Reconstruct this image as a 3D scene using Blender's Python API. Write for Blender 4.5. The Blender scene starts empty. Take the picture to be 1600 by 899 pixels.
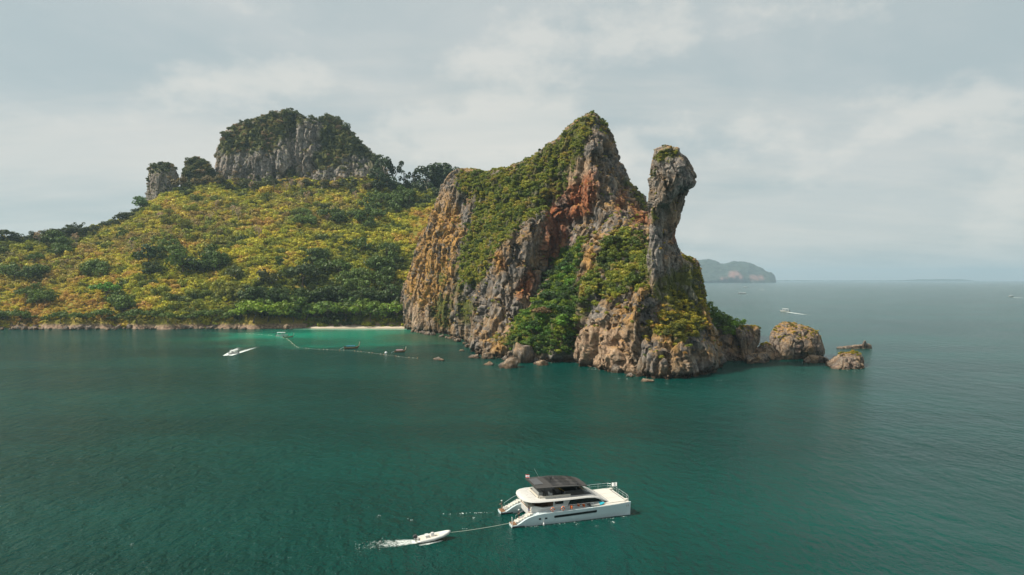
import bpy, bmesh, math, random, time
import numpy as np
import openvdb
from mathutils import Vector, Matrix

T0 = time.time()
def log(s): print('[%.1fs] %s' % (time.time() - T0, s), flush=True)

# ------------------------------------------------------------------ camera, sky, sun, exposure
S = bpy.context.scene
COL = S.collection
F, CX, CY, CAMH, PITCH = 1067.0, 800.0, 449.5, 40.0, math.radians(0.67)
cam = bpy.data.cameras.new('camera')
cam.sensor_width = 36.0
cam.lens = 36.0 * F / 1600.0
cam.clip_start = 1.0
cam.clip_end = 90000.0
camo = bpy.data.objects.new('camera', cam)
COL.objects.link(camo)
camo.location = (0, 0, CAMH)
camo.rotation_euler = (math.pi / 2 - PITCH, 0, 0)
S.camera = camo

TO_SUN = Vector((-0.94, -0.19, 1.04)).normalized()
SUN_EL = math.asin(TO_SUN.z)
SUN_AZ = math.atan2(TO_SUN.x, TO_SUN.y)
sun = bpy.data.lights.new('sun', 'SUN')
sun.energy = 5.0
sun.angle = math.radians(0.55)
sun.color = (1.0, 0.92, 0.78)
suno = bpy.data.objects.new('sun', sun)
COL.objects.link(suno)
suno.rotation_euler = (-TO_SUN).to_track_quat('-Z', 'Y').to_euler()
suno.location = (-300, -50, 600)

S.view_settings.view_transform = 'Standard'
S.view_settings.look = 'None'
S.view_settings.exposure = 0.28
S.view_settings.gamma = 1.0
S.render.engine = 'CYCLES'
S.cycles.use_denoising = True
S.cycles.denoiser = 'OPENIMAGEDENOISE'
S.cycles.denoising_prefilter = 'ACCURATE'
S.cycles.use_adaptive_sampling = False
S.cycles.sample_clamp_indirect = 4.0
S.cycles.max_bounces = 5
S.cycles.diffuse_bounces = 2
S.cycles.glossy_bounces = 2
S.cycles.transmission_bounces = 2
S.cycles.volume_bounces = 0
S.cycles.transparent_max_bounces = 4
S.cycles.caustics_reflective = False
S.cycles.caustics_refractive = False


class NT:
    """small helper round a node tree"""
    def __init__(self, tree):
        self.t = tree
    def n(self, typ, **kw):
        nd = self.t.nodes.new(typ)
        ins = kw.pop('i', {})
        for k, v in kw.items():
            setattr(nd, k, v)
        for k, v in ins.items():
            self.put(nd.inputs[k], v)
        return nd
    def put(self, sock, v):
        if isinstance(v, bpy.types.NodeSocket):
            self.t.links.new(v, sock)
        elif isinstance(v, bpy.types.Node):
            self.t.links.new(v.outputs[0], sock)
        else:
            if sock.type == 'RGBA' and len(v) == 3:
                v = (*v, 1)
            sock.default_value = v
    def math(self, op, a, b=None, c=None, clamp=False):
        nd = self.t.nodes.new('ShaderNodeMath')
        nd.operation = op
        nd.use_clamp = clamp
        for k, v in enumerate((a, b, c)):
            if v is not None:
                self.put(nd.inputs[k], v)
        return nd.outputs[0]
    def vmath(self, op, a, b=None):
        nd = self.t.nodes.new('ShaderNodeVectorMath')
        nd.operation = op
        self.put(nd.inputs[0], a)
        if b is not None:
            self.put(nd.inputs[1], b)
        return nd.outputs[1] if op in ('LENGTH', 'DOT_PRODUCT', 'DISTANCE') else nd.outputs[0]
    def mix(self, f, a, b, blend='MIX'):
        nd = self.t.nodes.new('ShaderNodeMix')
        nd.data_type = 'RGBA'
        nd.blend_type = blend
        self.put(nd.inputs[0], f)
        self.put(nd.inputs[6], a)
        self.put(nd.inputs[7], b)
        return nd.outputs[2]
    def noise(self, vec, scale, detail=4, rough=0.55, out=0, dist=0.0):
        nd = self.t.nodes.new('ShaderNodeTexNoise')
        if vec is not None:
            self.put(nd.inputs['Vector'], vec)
        nd.inputs['Scale'].default_value = scale
        nd.inputs['Detail'].default_value = detail
        nd.inputs['Roughness'].default_value = rough
        nd.inputs['Distortion'].default_value = dist
        return nd.outputs[out]
    def ramp(self, f, stops, interp='LINEAR'):
        nd = self.t.nodes.new('ShaderNodeValToRGB')
        cr = nd.color_ramp
        cr.interpolation = interp
        while len(cr.elements) < len(stops):
            cr.elements.new(0.5)
        for e, (p, c) in zip(cr.elements, stops):
            e.position = p
            e.color = (*c, 1) if len(c) == 3 else c
        self.put(nd.inputs[0], f)
        return nd.outputs[0]
    def maprange(self, v, a, b, c=0.0, d=1.0, smooth=True):
        nd = self.t.nodes.new('ShaderNodeMapRange')
        nd.interpolation_type = 'SMOOTHSTEP' if smooth else 'LINEAR'
        self.put(nd.inputs[0], v)
        for k, x in zip((1, 2, 3, 4), (a, b, c, d)):
            self.put(nd.inputs[k], x)
        return nd.outputs[0]


# world: physical sky with thin high overcast and soft cumulus
W = bpy.data.worlds.new('World')
S.world = W
W.use_nodes = True
wt = NT(W.node_tree)
bg = W.node_tree.nodes['Background']
sky = wt.n('ShaderNodeTexSky', sky_type='NISHITA', sun_disc=False, sun_elevation=SUN_EL,
           sun_rotation=SUN_AZ, altitude=0.0, air_density=1.0, dust_density=2.2, ozone_density=1.2)
tc = wt.n('ShaderNodeTexCoord').outputs['Generated']
sep = wt.n('ShaderNodeSeparateXYZ', i={0: tc})
zz = wt.math('ADD', wt.math('MAXIMUM', sep.outputs[2], 0.0), 0.16)
uv = wt.n('ShaderNodeCombineXYZ', i={0: wt.math('DIVIDE', sep.outputs[0], zz), 1: wt.math('DIVIDE', sep.outputs[1], zz), 2: 0.3})
n1 = wt.noise(uv, 0.85, 7, 0.56, dist=0.3)
n2 = wt.noise(wt.n('ShaderNodeMapping', i={0: uv, 'Location': (3.7, 9.1, 0), 'Scale': (0.35, 1.0, 1)}), 1.1, 6, 0.6)
lump = wt.noise(wt.n('ShaderNodeMapping', i={0: tc, 'Location': (2.2, 5.5, 3.1), 'Scale': (1.0, 1.0, 1.8)}), 4.4, 10, 0.56)
lmask = wt.maprange(lump, 0.495, 0.63)
cover = wt.maprange(n1, 0.36, 0.66)
wisp = wt.maprange(n2, 0.42, 0.70)
grey = wt.mix(cover, (4.45, 5.2, 5.25), (5.75, 6.1, 5.95))
base = wt.mix(0.86, sky.outputs[0], grey)
base = wt.mix(wt.math('MULTIPLY', wisp, 0.55), base, (7.2, 6.95, 6.4))
base = wt.mix(wt.math('MULTIPLY', lmask, 0.36), base, (8.7, 8.2, 7.4))
wt.put(bg.inputs['Color'], base)
bg.inputs['Strength'].default_value = 0.089

# ------------------------------------------------------------------ projection helpers for reading places off the photograph
cp_, sp_ = math.cos(PITCH), math.sin(PITCH)
def P(px, py, Y):
    r = (px - CX) / F
    v = (CY - py) / F
    d = np.array((r, cp_ + v * sp_, -sp_ + v * cp_))
    t = Y / d[1]
    return np.array((d[0] * t, Y, CAMH + d[2] * t))
def Pz(px, py, z):
    """point on the level z seen at a pixel"""
    r = (px - CX) / F
    v = (CY - py) / F
    d = np.array((r, cp_ + v * sp_, -sp_ + v * cp_))
    t = (z - CAMH) / d[2]
    return np.array((d[0] * t, d[1] * t, z))
def proj(x, y, z):
    zr = z - CAMH
    dep = np.maximum(y * cp_ - zr * sp_, 1.0)
    u = zr * cp_ + y * sp_
    return CX + F * x / dep, CY - F * u / dep

# ------------------------------------------------------------------ numpy noise
rngp = np.random.RandomState(11)
PERM = rngp.permutation(256).astype(np.int32)
PERM = np.concatenate([PERM, PERM, PERM])
GRAD = rngp.normal(size=(256, 3)).astype(np.float32)
GRAD /= np.linalg.norm(GRAD, axis=1, keepdims=True)
def perlin(p):
    p = np.asarray(p, np.float32)
    i = np.floor(p).astype(np.int32)
    f = p - i
    i &= 255
    u = f * f * f * (f * (f * 6 - 15) + 10)
    out = 0
    for dx in (0, 1):
        wx = u[:, 0] if dx else 1 - u[:, 0]
        for dy in (0, 1):
            wy = u[:, 1] if dy else 1 - u[:, 1]
            for dz in (0, 1):
                wz = u[:, 2] if dz else 1 - u[:, 2]
                h = PERM[PERM[PERM[(i[:, 0] + dx) & 255] + ((i[:, 1] + dy) & 255)] + ((i[:, 2] + dz) & 255)]
                g = GRAD[h]
                out = out + wx * wy * wz * (g[:, 0] * (f[:, 0] - dx) + g[:, 1] * (f[:, 1] - dy) + g[:, 2] * (f[:, 2] - dz))
    return out * 1.6
def fbm(p, octv=4, gain=0.5, off=0.0):
    p = np.asarray(p, np.float32) + off
    a, s, tot = 1.0, 0, 0
    for k in range(octv):
        s = s + a * perlin(p)
        tot += a
        p = p * 2.03 + 17.3
        a *= gain
    return s / tot
RTAB = rngp.rand(256, 4).astype(np.float32)
def worley(p):
    """distance to the two nearest cell points, random value of the nearest cell"""
    p = np.asarray(p, np.float32)
    i = np.floor(p).astype(np.int32)
    f = p - i
    f1 = np.full(len(p), 9.0, np.float32)
    f2 = f1.copy()
    rv = np.zeros(len(p), np.float32)
    for dx in (-1, 0, 1):
        for dy in (-1, 0, 1):
            for dz in (-1, 0, 1):
                h = PERM[PERM[PERM[(i[:, 0] + dx) & 255] + ((i[:, 1] + dy) & 255)] + ((i[:, 2] + dz) & 255)]
                r = RTAB[h]
                d = (r[:, 0] + dx - f[:, 0]) ** 2 + (r[:, 1] + dy - f[:, 1]) ** 2 + (r[:, 2] + dz - f[:, 2]) ** 2
                near = d < f1
                f2 = np.where(near, f1, np.minimum(f2, d))
                rv = np.where(near, r[:, 3], rv)
                f1 = np.where(near, d, f1)
    return np.sqrt(f1), np.sqrt(f2), rv
def smooth(x, a, b):
    t = np.clip((x - a) / (b - a), 0, 1)
    return t * t * (3 - 2 * t)

# ------------------------------------------------------------------ silhouettes and depth maps -> solids
class PMap:
    """signed distance to an outline (in photograph pixels), sampled bilinearly"""
    def __init__(self, poly, step=2.0, pad=40):
        self.poly = np.array(poly, np.float32)
        self.step = step
        self.x0, self.y0 = self.poly.min(0) - pad
        self.x1, self.y1 = self.poly.max(0) + pad
        xs = np.arange(self.x0, self.x1 + step, step, dtype=np.float32)
        ys = np.arange(self.y0, self.y1 + step, step, dtype=np.float32)
        self.shape = (len(ys), len(xs))
        gx, gy = np.meshgrid(xs, ys)
        self.gx, self.gy = gx, gy
        d = np.full(gx.shape, 1e9, np.float32)
        ins = np.zeros(gx.shape, bool)
        n = len(self.poly)
        for k in range(n):
            a, b = self.poly[k], self.poly[(k + 1) % n]
            e = b - a
            L = max(float(e @ e), 1e-6)
            t = np.clip(((gx - a[0]) * e[0] + (gy - a[1]) * e[1]) / L, 0, 1)
            d = np.minimum(d, (gx - a[0] - t * e[0]) ** 2 + (gy - a[1] - t * e[1]) ** 2)
            c = ((a[1] > gy) != (b[1] > gy))
            xi = e[0] * (gy - a[1]) / (e[1] if abs(e[1]) > 1e-6 else 1e-6) + a[0]
            ins ^= c & (gx < xi)
        self.sd = np.where(ins, np.sqrt(d), -np.sqrt(d)).astype(np.float32)
    def samp(self, arr, px, py, fill=-40.0):
        u = (px - self.x0) / self.step
        v = (py - self.y0) / self.step
        h, w = self.shape
        ok = (u >= 0) & (v >= 0) & (u < w - 1.001) & (v < h - 1.001)
        u = np.clip(u, 0, w - 1.002)
        v = np.clip(v, 0, h - 1.002)
        i = u.astype(np.int32)
        j = v.astype(np.int32)
        fu = u - i
        fv = v - j
        r = (arr[j, i] * (1 - fu) + arr[j, i + 1] * fu) * (1 - fv) + (arr[j + 1, i] * (1 - fu) + arr[j + 1, i + 1] * fu) * fv
        return r if fill is None else np.where(ok, r, fill)
    def inside(self, px, py):
        return self.samp(self.sd, px, py)
    def depth(self, ctrl):
        c = np.array(ctrl, np.float64)
        n = len(c)
        if n < 4:
            self.dm = np.full(self.shape, c[:, 2].mean(), np.float32)
            return self
        A = np.zeros((n + 3, n + 3))
        A[:n, :n] = np.hypot(c[:, None, 0] - c[None, :, 0], c[:, None, 1] - c[None, :, 1]) - np.eye(n) * 4
        A[:n, n] = 1
        A[:n, n + 1:n + 3] = c[:, :2]
        A[n, :n] = 1
        A[n + 1:, :n] = c[:, :2].T
        w = np.linalg.lstsq(A, np.concatenate([c[:, 2], np.zeros(3)]), rcond=1e-9)[0]
        r = w[n] + w[n + 1] * self.gx + w[n + 2] * self.gy
        for k in range(n):
            r = r + w[k] * np.hypot(self.gx - c[k, 0], self.gy - c[k, 1])
        lo, hi = c[:, 2].min(), c[:, 2].max()
        self.dm = np.clip(r, lo - 12, hi + 12).astype(np.float32)
        return self

class Mass:
    def __init__(self, poly, ctrl, R, T, step=2.0):
        self.m = PMap(poly, step).depth(ctrl)
        self.R, self.T = R, T
        self.dmin, self.dmax = self.m.dm.min(), self.m.dm.max() + T

def solid(masses, box, vox, k=2.5):
    """union of masses on a voxel grid, surface as quads (world coordinates)"""
    (x0, x1), (y0, y1), (z0, z1) = box
    xs = np.arange(x0, x1, vox, dtype=np.float32)
    ys = np.arange(y0, y1, vox, dtype=np.float32)
    zs = np.arange(z0, z1, vox, dtype=np.float32)
    X, Y, Z = np.meshgrid(xs, ys, zs, indexing='ij')
    shp = X.shape
    X, Y, Z = X.ravel(), Y.ravel(), Z.ravel()
    px, py = proj(X, Y, Z)
    px = px.astype(np.float32)
    py = py.astype(np.float32)
    f = np.full(X.shape, 4.0 * vox, np.float32)
    for ms in masses:
        m = ms.m
        sel = np.nonzero((px > m.x0) & (px < m.x1) & (py > m.y0) & (py < m.y1) & (Y > ms.dmin - 3) & (Y < ms.dmax + 3))[0]
        a, b, yy = px[sel], py[sel], Y[sel]
        s = m.samp(m.sd, a, b) * yy / F
        D = m.samp(m.dm, a, b, None)
        q = np.clip(1 - s / ms.R, 0, 1)
        rnd = ms.R * (1 - np.sqrt(np.maximum(1 - q * q, 0)))
        fm = np.maximum(np.maximum(D + rnd - yy, yy - (D + ms.T - rnd)), -s)
        f0 = f[sel]
        h = np.clip(0.5 + 0.5 * (f0 - fm) / k, 0, 1)
        f[sel] = f0 * (1 - h) + fm * h - k * h * (1 - h)
    f = np.clip(f, -3 * vox, 3 * vox).reshape(shp)
    g = openvdb.FloatGrid(background=3.0 * vox)
    g.copyFromArray(f, tolerance=0.0)
    pts, quads = g.convertToQuads(isovalue=0.0)
    V = pts.astype(np.float32) * vox + np.array((x0, y0, z0), np.float32)
    Q = quads.astype(np.int64)
    if signed_volume(V, Q) < 0:
        Q = Q[:, ::-1].copy()
    return V, Q

def signed_volume(V, Q):
    c = V.mean(0)
    a, b, d, e = (V[Q[:, k]] - c for k in range(4))
    return float(np.einsum('ij,ij->i', a, np.cross(b, d)).sum() + np.einsum('ij,ij->i', a, np.cross(d, e)).sum())

def vnormals(V, Q):
    n = np.cross(V[Q[:, 2]] - V[Q[:, 0]], V[Q[:, 3]] - V[Q[:, 1]])
    N = np.zeros_like(V)
    for c in range(3):
        for k in range(4):
            N[:, c] += np.bincount(Q[:, k], n[:, c], len(V))
    return N / np.maximum(np.linalg.norm(N, axis=1, keepdims=True), 1e-9)

def subdivide(V, Q):
    n, m = len(V), len(Q)
    E = np.stack([Q, np.roll(Q, -1, 1)], 2).reshape(-1, 2)
    Es = np.sort(E, 1)
    key = Es[:, 0] * n + Es[:, 1]
    u, inv = np.unique(key, return_inverse=True)
    mid = (V[u // n] + V[u % n]) * 0.5
    cen = V[Q].mean(1)
    inv = inv.reshape(m, 4) + n
    ci = np.arange(m) + n + len(u)
    V2 = np.concatenate([V, mid, cen]).astype(np.float32)
    Q2 = np.concatenate([np.stack([Q[:, k], inv[:, k], ci, inv[:, k - 1]], 1) for k in range(4)])
    return V2, Q2

# ------------------------------------------------------------------ mesh and object helpers
def mesh_np(name, V, Q, mat=None, smooth_=True, attrs=None, face_attrs=None):
    me = bpy.data.meshes.new(name)
    k = Q.shape[1]
    me.vertices.add(len(V))
    me.vertices.foreach_set('co', np.ascontiguousarray(V, np.float32).ravel())
    me.loops.add(len(Q) * k)
    me.loops.foreach_set('vertex_index', np.ascontiguousarray(Q, np.int32).ravel())
    me.polygons.add(len(Q))
    me.polygons.foreach_set('loop_start', np.arange(0, len(Q) * k, k, dtype=np.int32))
    me.update(calc_edges=True)
    me.validate()
    me.polygons.foreach_set('use_smooth', np.full(len(me.polygons), smooth_))
    for nm, arr in (attrs or {}).items():
        if arr.ndim == 2:
            at = me.attributes.new(nm, 'FLOAT_COLOR', 'POINT')
            if arr.shape[1] == 3:
                arr = np.concatenate([arr, np.ones((len(arr), 1))], 1)
            at.data.foreach_set('color', np.ascontiguousarray(arr, np.float32).ravel())
        else:
            at = me.attributes.new(nm, 'FLOAT', 'POINT')
            at.data.foreach_set('value', np.ascontiguousarray(arr, np.float32))
    for nm, arr in (face_attrs or {}).items():
        at = me.attributes.new(nm, 'FLOAT', 'FACE')
        at.data.foreach_set('value', np.ascontiguousarray(arr, np.float32))
    if mat:
        me.materials.append(mat)
    return me

def link(name, data, parent=None, loc=None, rot=None, scale=None):
    o = bpy.data.objects.new(name, data)
    COL.objects.link(o)
    if parent is not None:
        o.parent = parent
    if loc is not None:
        o.location = loc
    if rot is not None:
        o.rotation_euler = rot
    if scale is not None:
        o.scale = (scale,) * 3 if np.isscalar(scale) else scale
    return o

def tag(o, label=None, cat=None, group=None, kind=None):
    if label: o['label'] = label
    if cat: o['category'] = cat
    if group: o['group'] = group
    if kind: o['kind'] = kind
    return o

def thing(name, label, cat, loc=(0, 0, 0), rz=0.0, group=None, scale=None):
    return tag(link(name, None, None, loc, (0, 0, rz), scale), label, cat, group)

class G:
    """collects simple shapes into one mesh"""
    def __init__(self):
        self.v, self.f = [], []
    def add(self, vs, fs):
        b = len(self.v)
        self.v += [tuple(map(float, p)) for p in vs]
        self.f += [tuple(b + i for i in q) for q in fs]
        return self
    def box(self, c, s, rz=0.0, taper=1.0):
        x, y, z = (a / 2 for a in s)
        ca, sa = math.cos(rz), math.sin(rz)
        vs = []
        for dz in (-z, z):
            t = taper if dz > 0 else 1
            for dx, dy in ((-x, -y), (x, -y), (x, y), (-x, y)):
                dx, dy = dx * t, dy * t
                vs.append((c[0] + dx * ca - dy * sa, c[1] + dx * sa + dy * ca, c[2] + dz))
        return self.add(vs, [(3, 2, 1, 0), (4, 5, 6, 7), (0, 1, 5, 4), (1, 2, 6, 5), (2, 3, 7, 6), (3, 0, 4, 7)])
    def loft(self, rings, caps=True):
        n = len(rings[0])
        vs = [p for r in rings for p in r]
        fs = []
        for a in range(len(rings) - 1):
            for k in range(n):
                k2 = (k + 1) % n
                fs.append((a * n + k, a * n + k2, (a + 1) * n + k2, (a + 1) * n + k))
        if caps:
            fs.append(tuple(range(n))[::-1])
            fs.append(tuple((len(rings) - 1) * n + k for k in range(n)))
        return self.add(vs, fs)
    def prism(self, poly, z0, z1):
        return self.loft([[(x, y, z0) for x, y in poly], [(x, y, z1) for x, y in poly]])
    def sideprism(self, poly, y0, y1):
        """outline in x-z, thickness in y"""
        return self.loft([[(x, y0, z) for x, z in poly], [(x, y1, z) for x, z in poly]])
    def tube(self, path, r, n=6):
        path = [Vector(p) for p in path]
        rings = []
        for k, p in enumerate(path):
            t = (path[min(k + 1, len(path) - 1)] - path[max(k - 1, 0)]).normalized()
            a = t.cross(Vector((0, 0, 1)))
            a = a.normalized() if a.length > 1e-3 else Vector((1, 0, 0))
            b = t.cross(a).normalized()
            rr = r[k] if isinstance(r, (list, tuple)) else r
            rings.append([tuple(p + a * (rr * math.cos(2 * math.pi * q / n)) + b * (rr * math.sin(2 * math.pi * q / n))) for q in range(n)])
        return self.loft(rings)
    def lathe(self, prof, c=(0, 0, 0), n=12):
        return self.loft([[(c[0] + r * math.cos(2 * math.pi * k / n), c[1] + r * math.sin(2 * math.pi * k / n), c[2] + z) for k in range(n)] for r, z in prof])
    def torus(self, c, R, r, n=20, m=8, a0=0.0, a1=2 * math.pi):
        """ring standing in the x-z plane"""
        full = abs(a1 - a0 - 2 * math.pi) < 1e-6
        rings = []
        for k in range(n + (0 if full else 1)):
            a = a0 + (a1 - a0) * k / n
            rings.append([(c[0] + (R + r * math.cos(2 * math.pi * q / m)) * math.cos(a), c[1] + r * math.sin(2 * math.pi * q / m),
                           c[2] + (R + r * math.cos(2 * math.pi * q / m)) * math.sin(a)) for q in range(m)])
        if full:
            rings.append(rings[0])
        return self.loft(rings, not full)
    def mesh(self, name, mat, smooth_=False):
        me = bpy.data.meshes.new(name)
        me.from_pydata(self.v, [], self.f)
        bm = bmesh.new()
        bm.from_mesh(me)
        bmesh.ops.remove_doubles(bm, verts=bm.verts, dist=1e-5)
        bmesh.ops.recalc_face_normals(bm, faces=bm.faces)
        bm.to_mesh(me)
        bm.free()
        if mat: me.materials.append(mat)
        if smooth_:
            me.shade_smooth() if smooth_ is True else me.set_sharp_from_angle(angle=math.radians(smooth_))
            if smooth_ is not True:
                me.polygons.foreach_set('use_smooth', [True] * len(me.polygons))
        return me
    def obj(self, name, mat, parent=None, smooth_=False, **kw):
        return link(name, self.mesh(name, mat, smooth_), parent, **kw)

# ------------------------------------------------------------------ materials
def newmat(name):
    m = bpy.data.materials.new(name)
    m.use_nodes = True
    return m, NT(m.node_tree), m.node_tree.nodes['Principled BSDF']

def plain(name, col, rough=0.5, metal=0.0, var=0.10, scale=3.0, spec=0.5, bump=0.0):
    m, t, b = newmat(name)
    co = t.n('ShaderNodeTexCoord').outputs['Object']
    nz = t.noise(co, scale, 5, 0.6)
    c = t.mix(nz, tuple(x * (1 - var) for x in col), tuple(min(x * (1 + var), 1) for x in col))
    t.put(b.inputs['Base Color'], c)
    t.put(b.inputs['Roughness'], t.maprange(nz, 0.3, 0.7, rough * 0.85, min(rough * 1.15, 1)))
    b.inputs['Metallic'].default_value = metal
    b.inputs['Specular IOR Level'].default_value = spec
    if bump:
        bp = t.n('ShaderNodeBump', i={'Height': nz, 'Strength': bump, 'Distance': 0.05})
        t.put(b.inputs['Normal'], bp.outputs[0])
    return m

def leaf_material(name, source):
    """foliage; the colour of each plant comes from its own tint, each leaf varies a little"""
    m, t, b = newmat(name)
    if source == 'inst':
        tint = t.n('ShaderNodeAttribute', attribute_type='INSTANCER', attribute_name='tint').outputs['Color']
    else:
        tint = t.n('ShaderNodeObjectInfo').outputs['Color']
    rnd = t.n('ShaderNodeAttribute', attribute_type='GEOMETRY', attribute_name='rnd').outputs['Fac']
    hsv = t.n('ShaderNodeHueSaturation', i={'Hue': t.maprange(rnd, 0, 1, 0.485, 0.515, False), 'Saturation': 1.0,
                                           'Value': t.maprange(rnd, 0, 1, 0.6, 1.6, False), 'Color': tint})
    nt = m.node_tree
    nt.nodes.remove(b)
    d = t.n('ShaderNodeBsdfDiffuse', i={'Color': hsv.outputs[0]})
    tr = t.n('ShaderNodeBsdfTranslucent', i={'Color': t.mix(1.0, hsv.outputs[0], (1.0, 1.0, 0.55), 'MULTIPLY')})
    gl = t.n('ShaderNodeBsdfGlossy', i={'Color': (1, 1, 1), 'Roughness': 0.5})
    mx = t.n('ShaderNodeMixShader', i={0: 0.28, 1: d.outputs[0], 2: tr.outputs[0]})
    mx2 = t.n('ShaderNodeMixShader', i={0: 0.02, 1: mx.outputs[0], 2: gl.outputs[0]})
    t.put(nt.nodes['Material Output'].inputs['Surface'], mx2.outputs[0])
    return m

LEAF_I = leaf_material('leaf_cover', 'inst')
LEAF_O = leaf_material('leaf_crown', 'obj')
BARK = plain('bark', (0.14, 0.11, 0.085), 0.9, var=0.35, scale=1.5)
BARK_PALE = plain('pale_bark', (0.34, 0.29, 0.24), 0.9, var=0.25, scale=1.5)

def rock_material(name, warm=1.0, grain=1.0, dark=1.0):
    m, t, b = newmat(name)
    geo = t.n('ShaderNodeNewGeometry')
    pos = geo.outputs['Position']
    at = t.n('ShaderNodeAttribute', attribute_type='GEOMETRY', attribute_name='mask')
    sp = t.n('ShaderNodeSeparateColor', i={0: at.outputs['Color']})
    rust, grass, pale = sp.outputs[0], sp.outputs[1], sp.outputs[2]
    wet = at.outputs['Alpha']
    soil = t.n('ShaderNodeAttribute', attribute_type='GEOMETRY', attribute_name='soil').outputs['Fac']
    nbig = t.noise(pos, 0.09 * grain, 6, 0.6)
    nmid = t.noise(pos, 0.45 * grain, 6, 0.65)
    nfin = t.noise(pos, 1.8 * grain, 5, 0.7)
    streak = t.noise(t.n('ShaderNodeMapping', i={0: pos, 'Scale': (0.5 * grain, 0.5 * grain, 0.05 * grain)}), 1.0, 7, 0.65)
    grey = t.ramp(nmid, [(0.30, (0.055 * dark, 0.052 * dark, 0.052 * dark)), (0.48, (0.15 * dark, 0.135 * dark, 0.125 * dark)), (0.62, (0.25 * dark, 0.225 * dark, 0.20 * dark)), (0.8, (0.37 * dark, 0.335 * dark, 0.29 * dark))])
    brown = t.ramp(nfin, [(0.3, (0.10, 0.067, 0.038)), (0.55, (0.27, 0.18, 0.10)), (0.8, (0.40, 0.285, 0.17))])
    c = t.mix(t.math('MULTIPLY', t.maprange(nbig, 0.40, 0.66), 0.85 * warm, clamp=True), grey, brown)
    c = t.mix(t.math('MULTIPLY', t.maprange(streak, 0.52, 0.68), 0.62), c, (0.052, 0.052, 0.055))
    c = t.mix(t.math('MULTIPLY', t.maprange(streak, 0.47, 0.33), 0.5), c, (0.46, 0.41, 0.34))
    palec = t.ramp(nmid, [(0.3, (0.20, 0.13, 0.09)), (0.5, (0.40, 0.27, 0.175)), (0.75, (0.54, 0.41, 0.29))])
    c = t.mix(t.math('MULTIPLY', pale, t.maprange(nfin, 0.3, 0.6, 0.3, 1.0), clamp=True), c, palec)
    rustc = t.ramp(nmid, [(0.3, (0.085, 0.028, 0.016)), (0.5, (0.27, 0.085, 0.034)), (0.72, (0.44, 0.18, 0.075))])
    c = t.mix(t.math('MULTIPLY', rust, t.maprange(t.math('ADD', nfin, streak), 0.72, 1.1, 0.35, 1.0), clamp=True), c, rustc)
    gold = t.ramp(nfin, [(0.3, (0.17, 0.095, 0.03)), (0.5, (0.42, 0.225, 0.06)), (0.75, (0.54, 0.33, 0.11))])
    c = t.mix(t.math('MULTIPLY', grass, t.maprange(t.math('ADD', nmid, nbig), 0.83, 1.06, 0.0, 0.95), clamp=True), c, gold)
    c = t.mix(t.math('MULTIPLY', soil, t.maprange(nmid, 0.25, 0.45, 0.5, 1.0), clamp=True), c, t.ramp(nfin, [(0.3, (0.045, 0.055, 0.016)), (0.6, (0.12, 0.125, 0.03)), (0.8, (0.17, 0.14, 0.05))]))
    # tide-washed foot of the rock: dark algae band and a paler barnacle line
    c = t.mix(wet, c, t.ramp(nfin, [(0.35, (0.030, 0.024, 0.018)), (0.7, (0.13, 0.085, 0.05))]))
    t.put(b.inputs['Base Color'], c)
    b.inputs['Roughness'].default_value = 0.9
    b.inputs['Specular IOR Level'].default_value = 0.2
    fstreak = t.noise(t.n('ShaderNodeMapping', i={0: pos, 'Scale': (1.6 * grain, 1.6 * grain, 0.22 * grain)}), 1.0, 6, 0.7)
    hgt = t.math('ADD', t.math('MULTIPLY', nmid, 0.25), t.math('ADD', t.math('MULTIPLY', nfin, 0.15), t.math('ADD', t.math('MULTIPLY', streak, 0.7), t.math('MULTIPLY', fstreak, 0.38))))
    bp = t.n('ShaderNodeBump', i={'Height': hgt, 'Strength': 0.9, 'Distance': 1.6 / grain})
    t.put(b.inputs['Normal'], bp.outputs[0])
    return m

ROCK = rock_material('limestone', warm=1.25, dark=0.98)
ROCK_COOL = rock_material('grey_limestone', warm=0.4, dark=1.5)
ROCK_PILLAR = rock_material('pillar_limestone', warm=0.8, grain=1.3, dark=1.3)
BOULDER = rock_material('shore_rock', warm=1.2, grain=1.6, dark=0.78)
# ------------------------------------------------------------------ the limestone headland
M_RIDGE = Mass(
    [(632, 640), (630, 500), (632, 455), (645, 415), (660, 370), (682, 315), (689, 290), (701, 273), (716, 265), (745, 267), (762, 270),
     (792, 264), (815, 253), (832, 244), (850, 231), (870, 219), (885, 201), (895, 193), (908, 183), (925, 175), (936, 179), (943, 194),
     (952, 211), (959, 231), (967, 250), (973, 270), (979, 284), (991, 296), (1004, 309), (1013, 329), (1022, 345), (1040, 640)],
    [(700, 272, 520), (760, 270, 488), (800, 262, 465), (835, 243, 446), (870, 218, 426), (905, 185, 407), (927, 175, 400), (950, 200, 404),
     (968, 258, 406), (990, 297, 398), (1012, 330, 390),
     (640, 517, 533), (660, 520, 520), (700, 525, 490), (720, 530, 458), (740, 540, 410), (755, 547, 384),
     (650, 430, 545), (690, 430, 505), (720, 430, 466), (740, 430, 440), (690, 330, 520), (720, 330, 503), (760, 330, 466), (800, 330, 437),
     (830, 300, 432), (870, 280, 420), (885, 240, 412),
     (760, 400, 432), (740, 480, 425), (760, 480, 400), (780, 380, 424), (800, 540, 372),
     (860, 335, 424), (880, 345, 430), (880, 400, 428), (855, 450, 414), (905, 330, 400), (935, 345, 382), (960, 340, 372),
     (900, 250, 402), (928, 230, 386), (926, 290, 380), (945, 270, 388), (962, 260, 400), (968, 300, 394), (990, 330, 386), (1005, 345, 380), (905, 300, 396), (1020, 420, 360), (940, 560, 350), (1020, 560, 345)],
    R=13, T=60)
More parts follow.
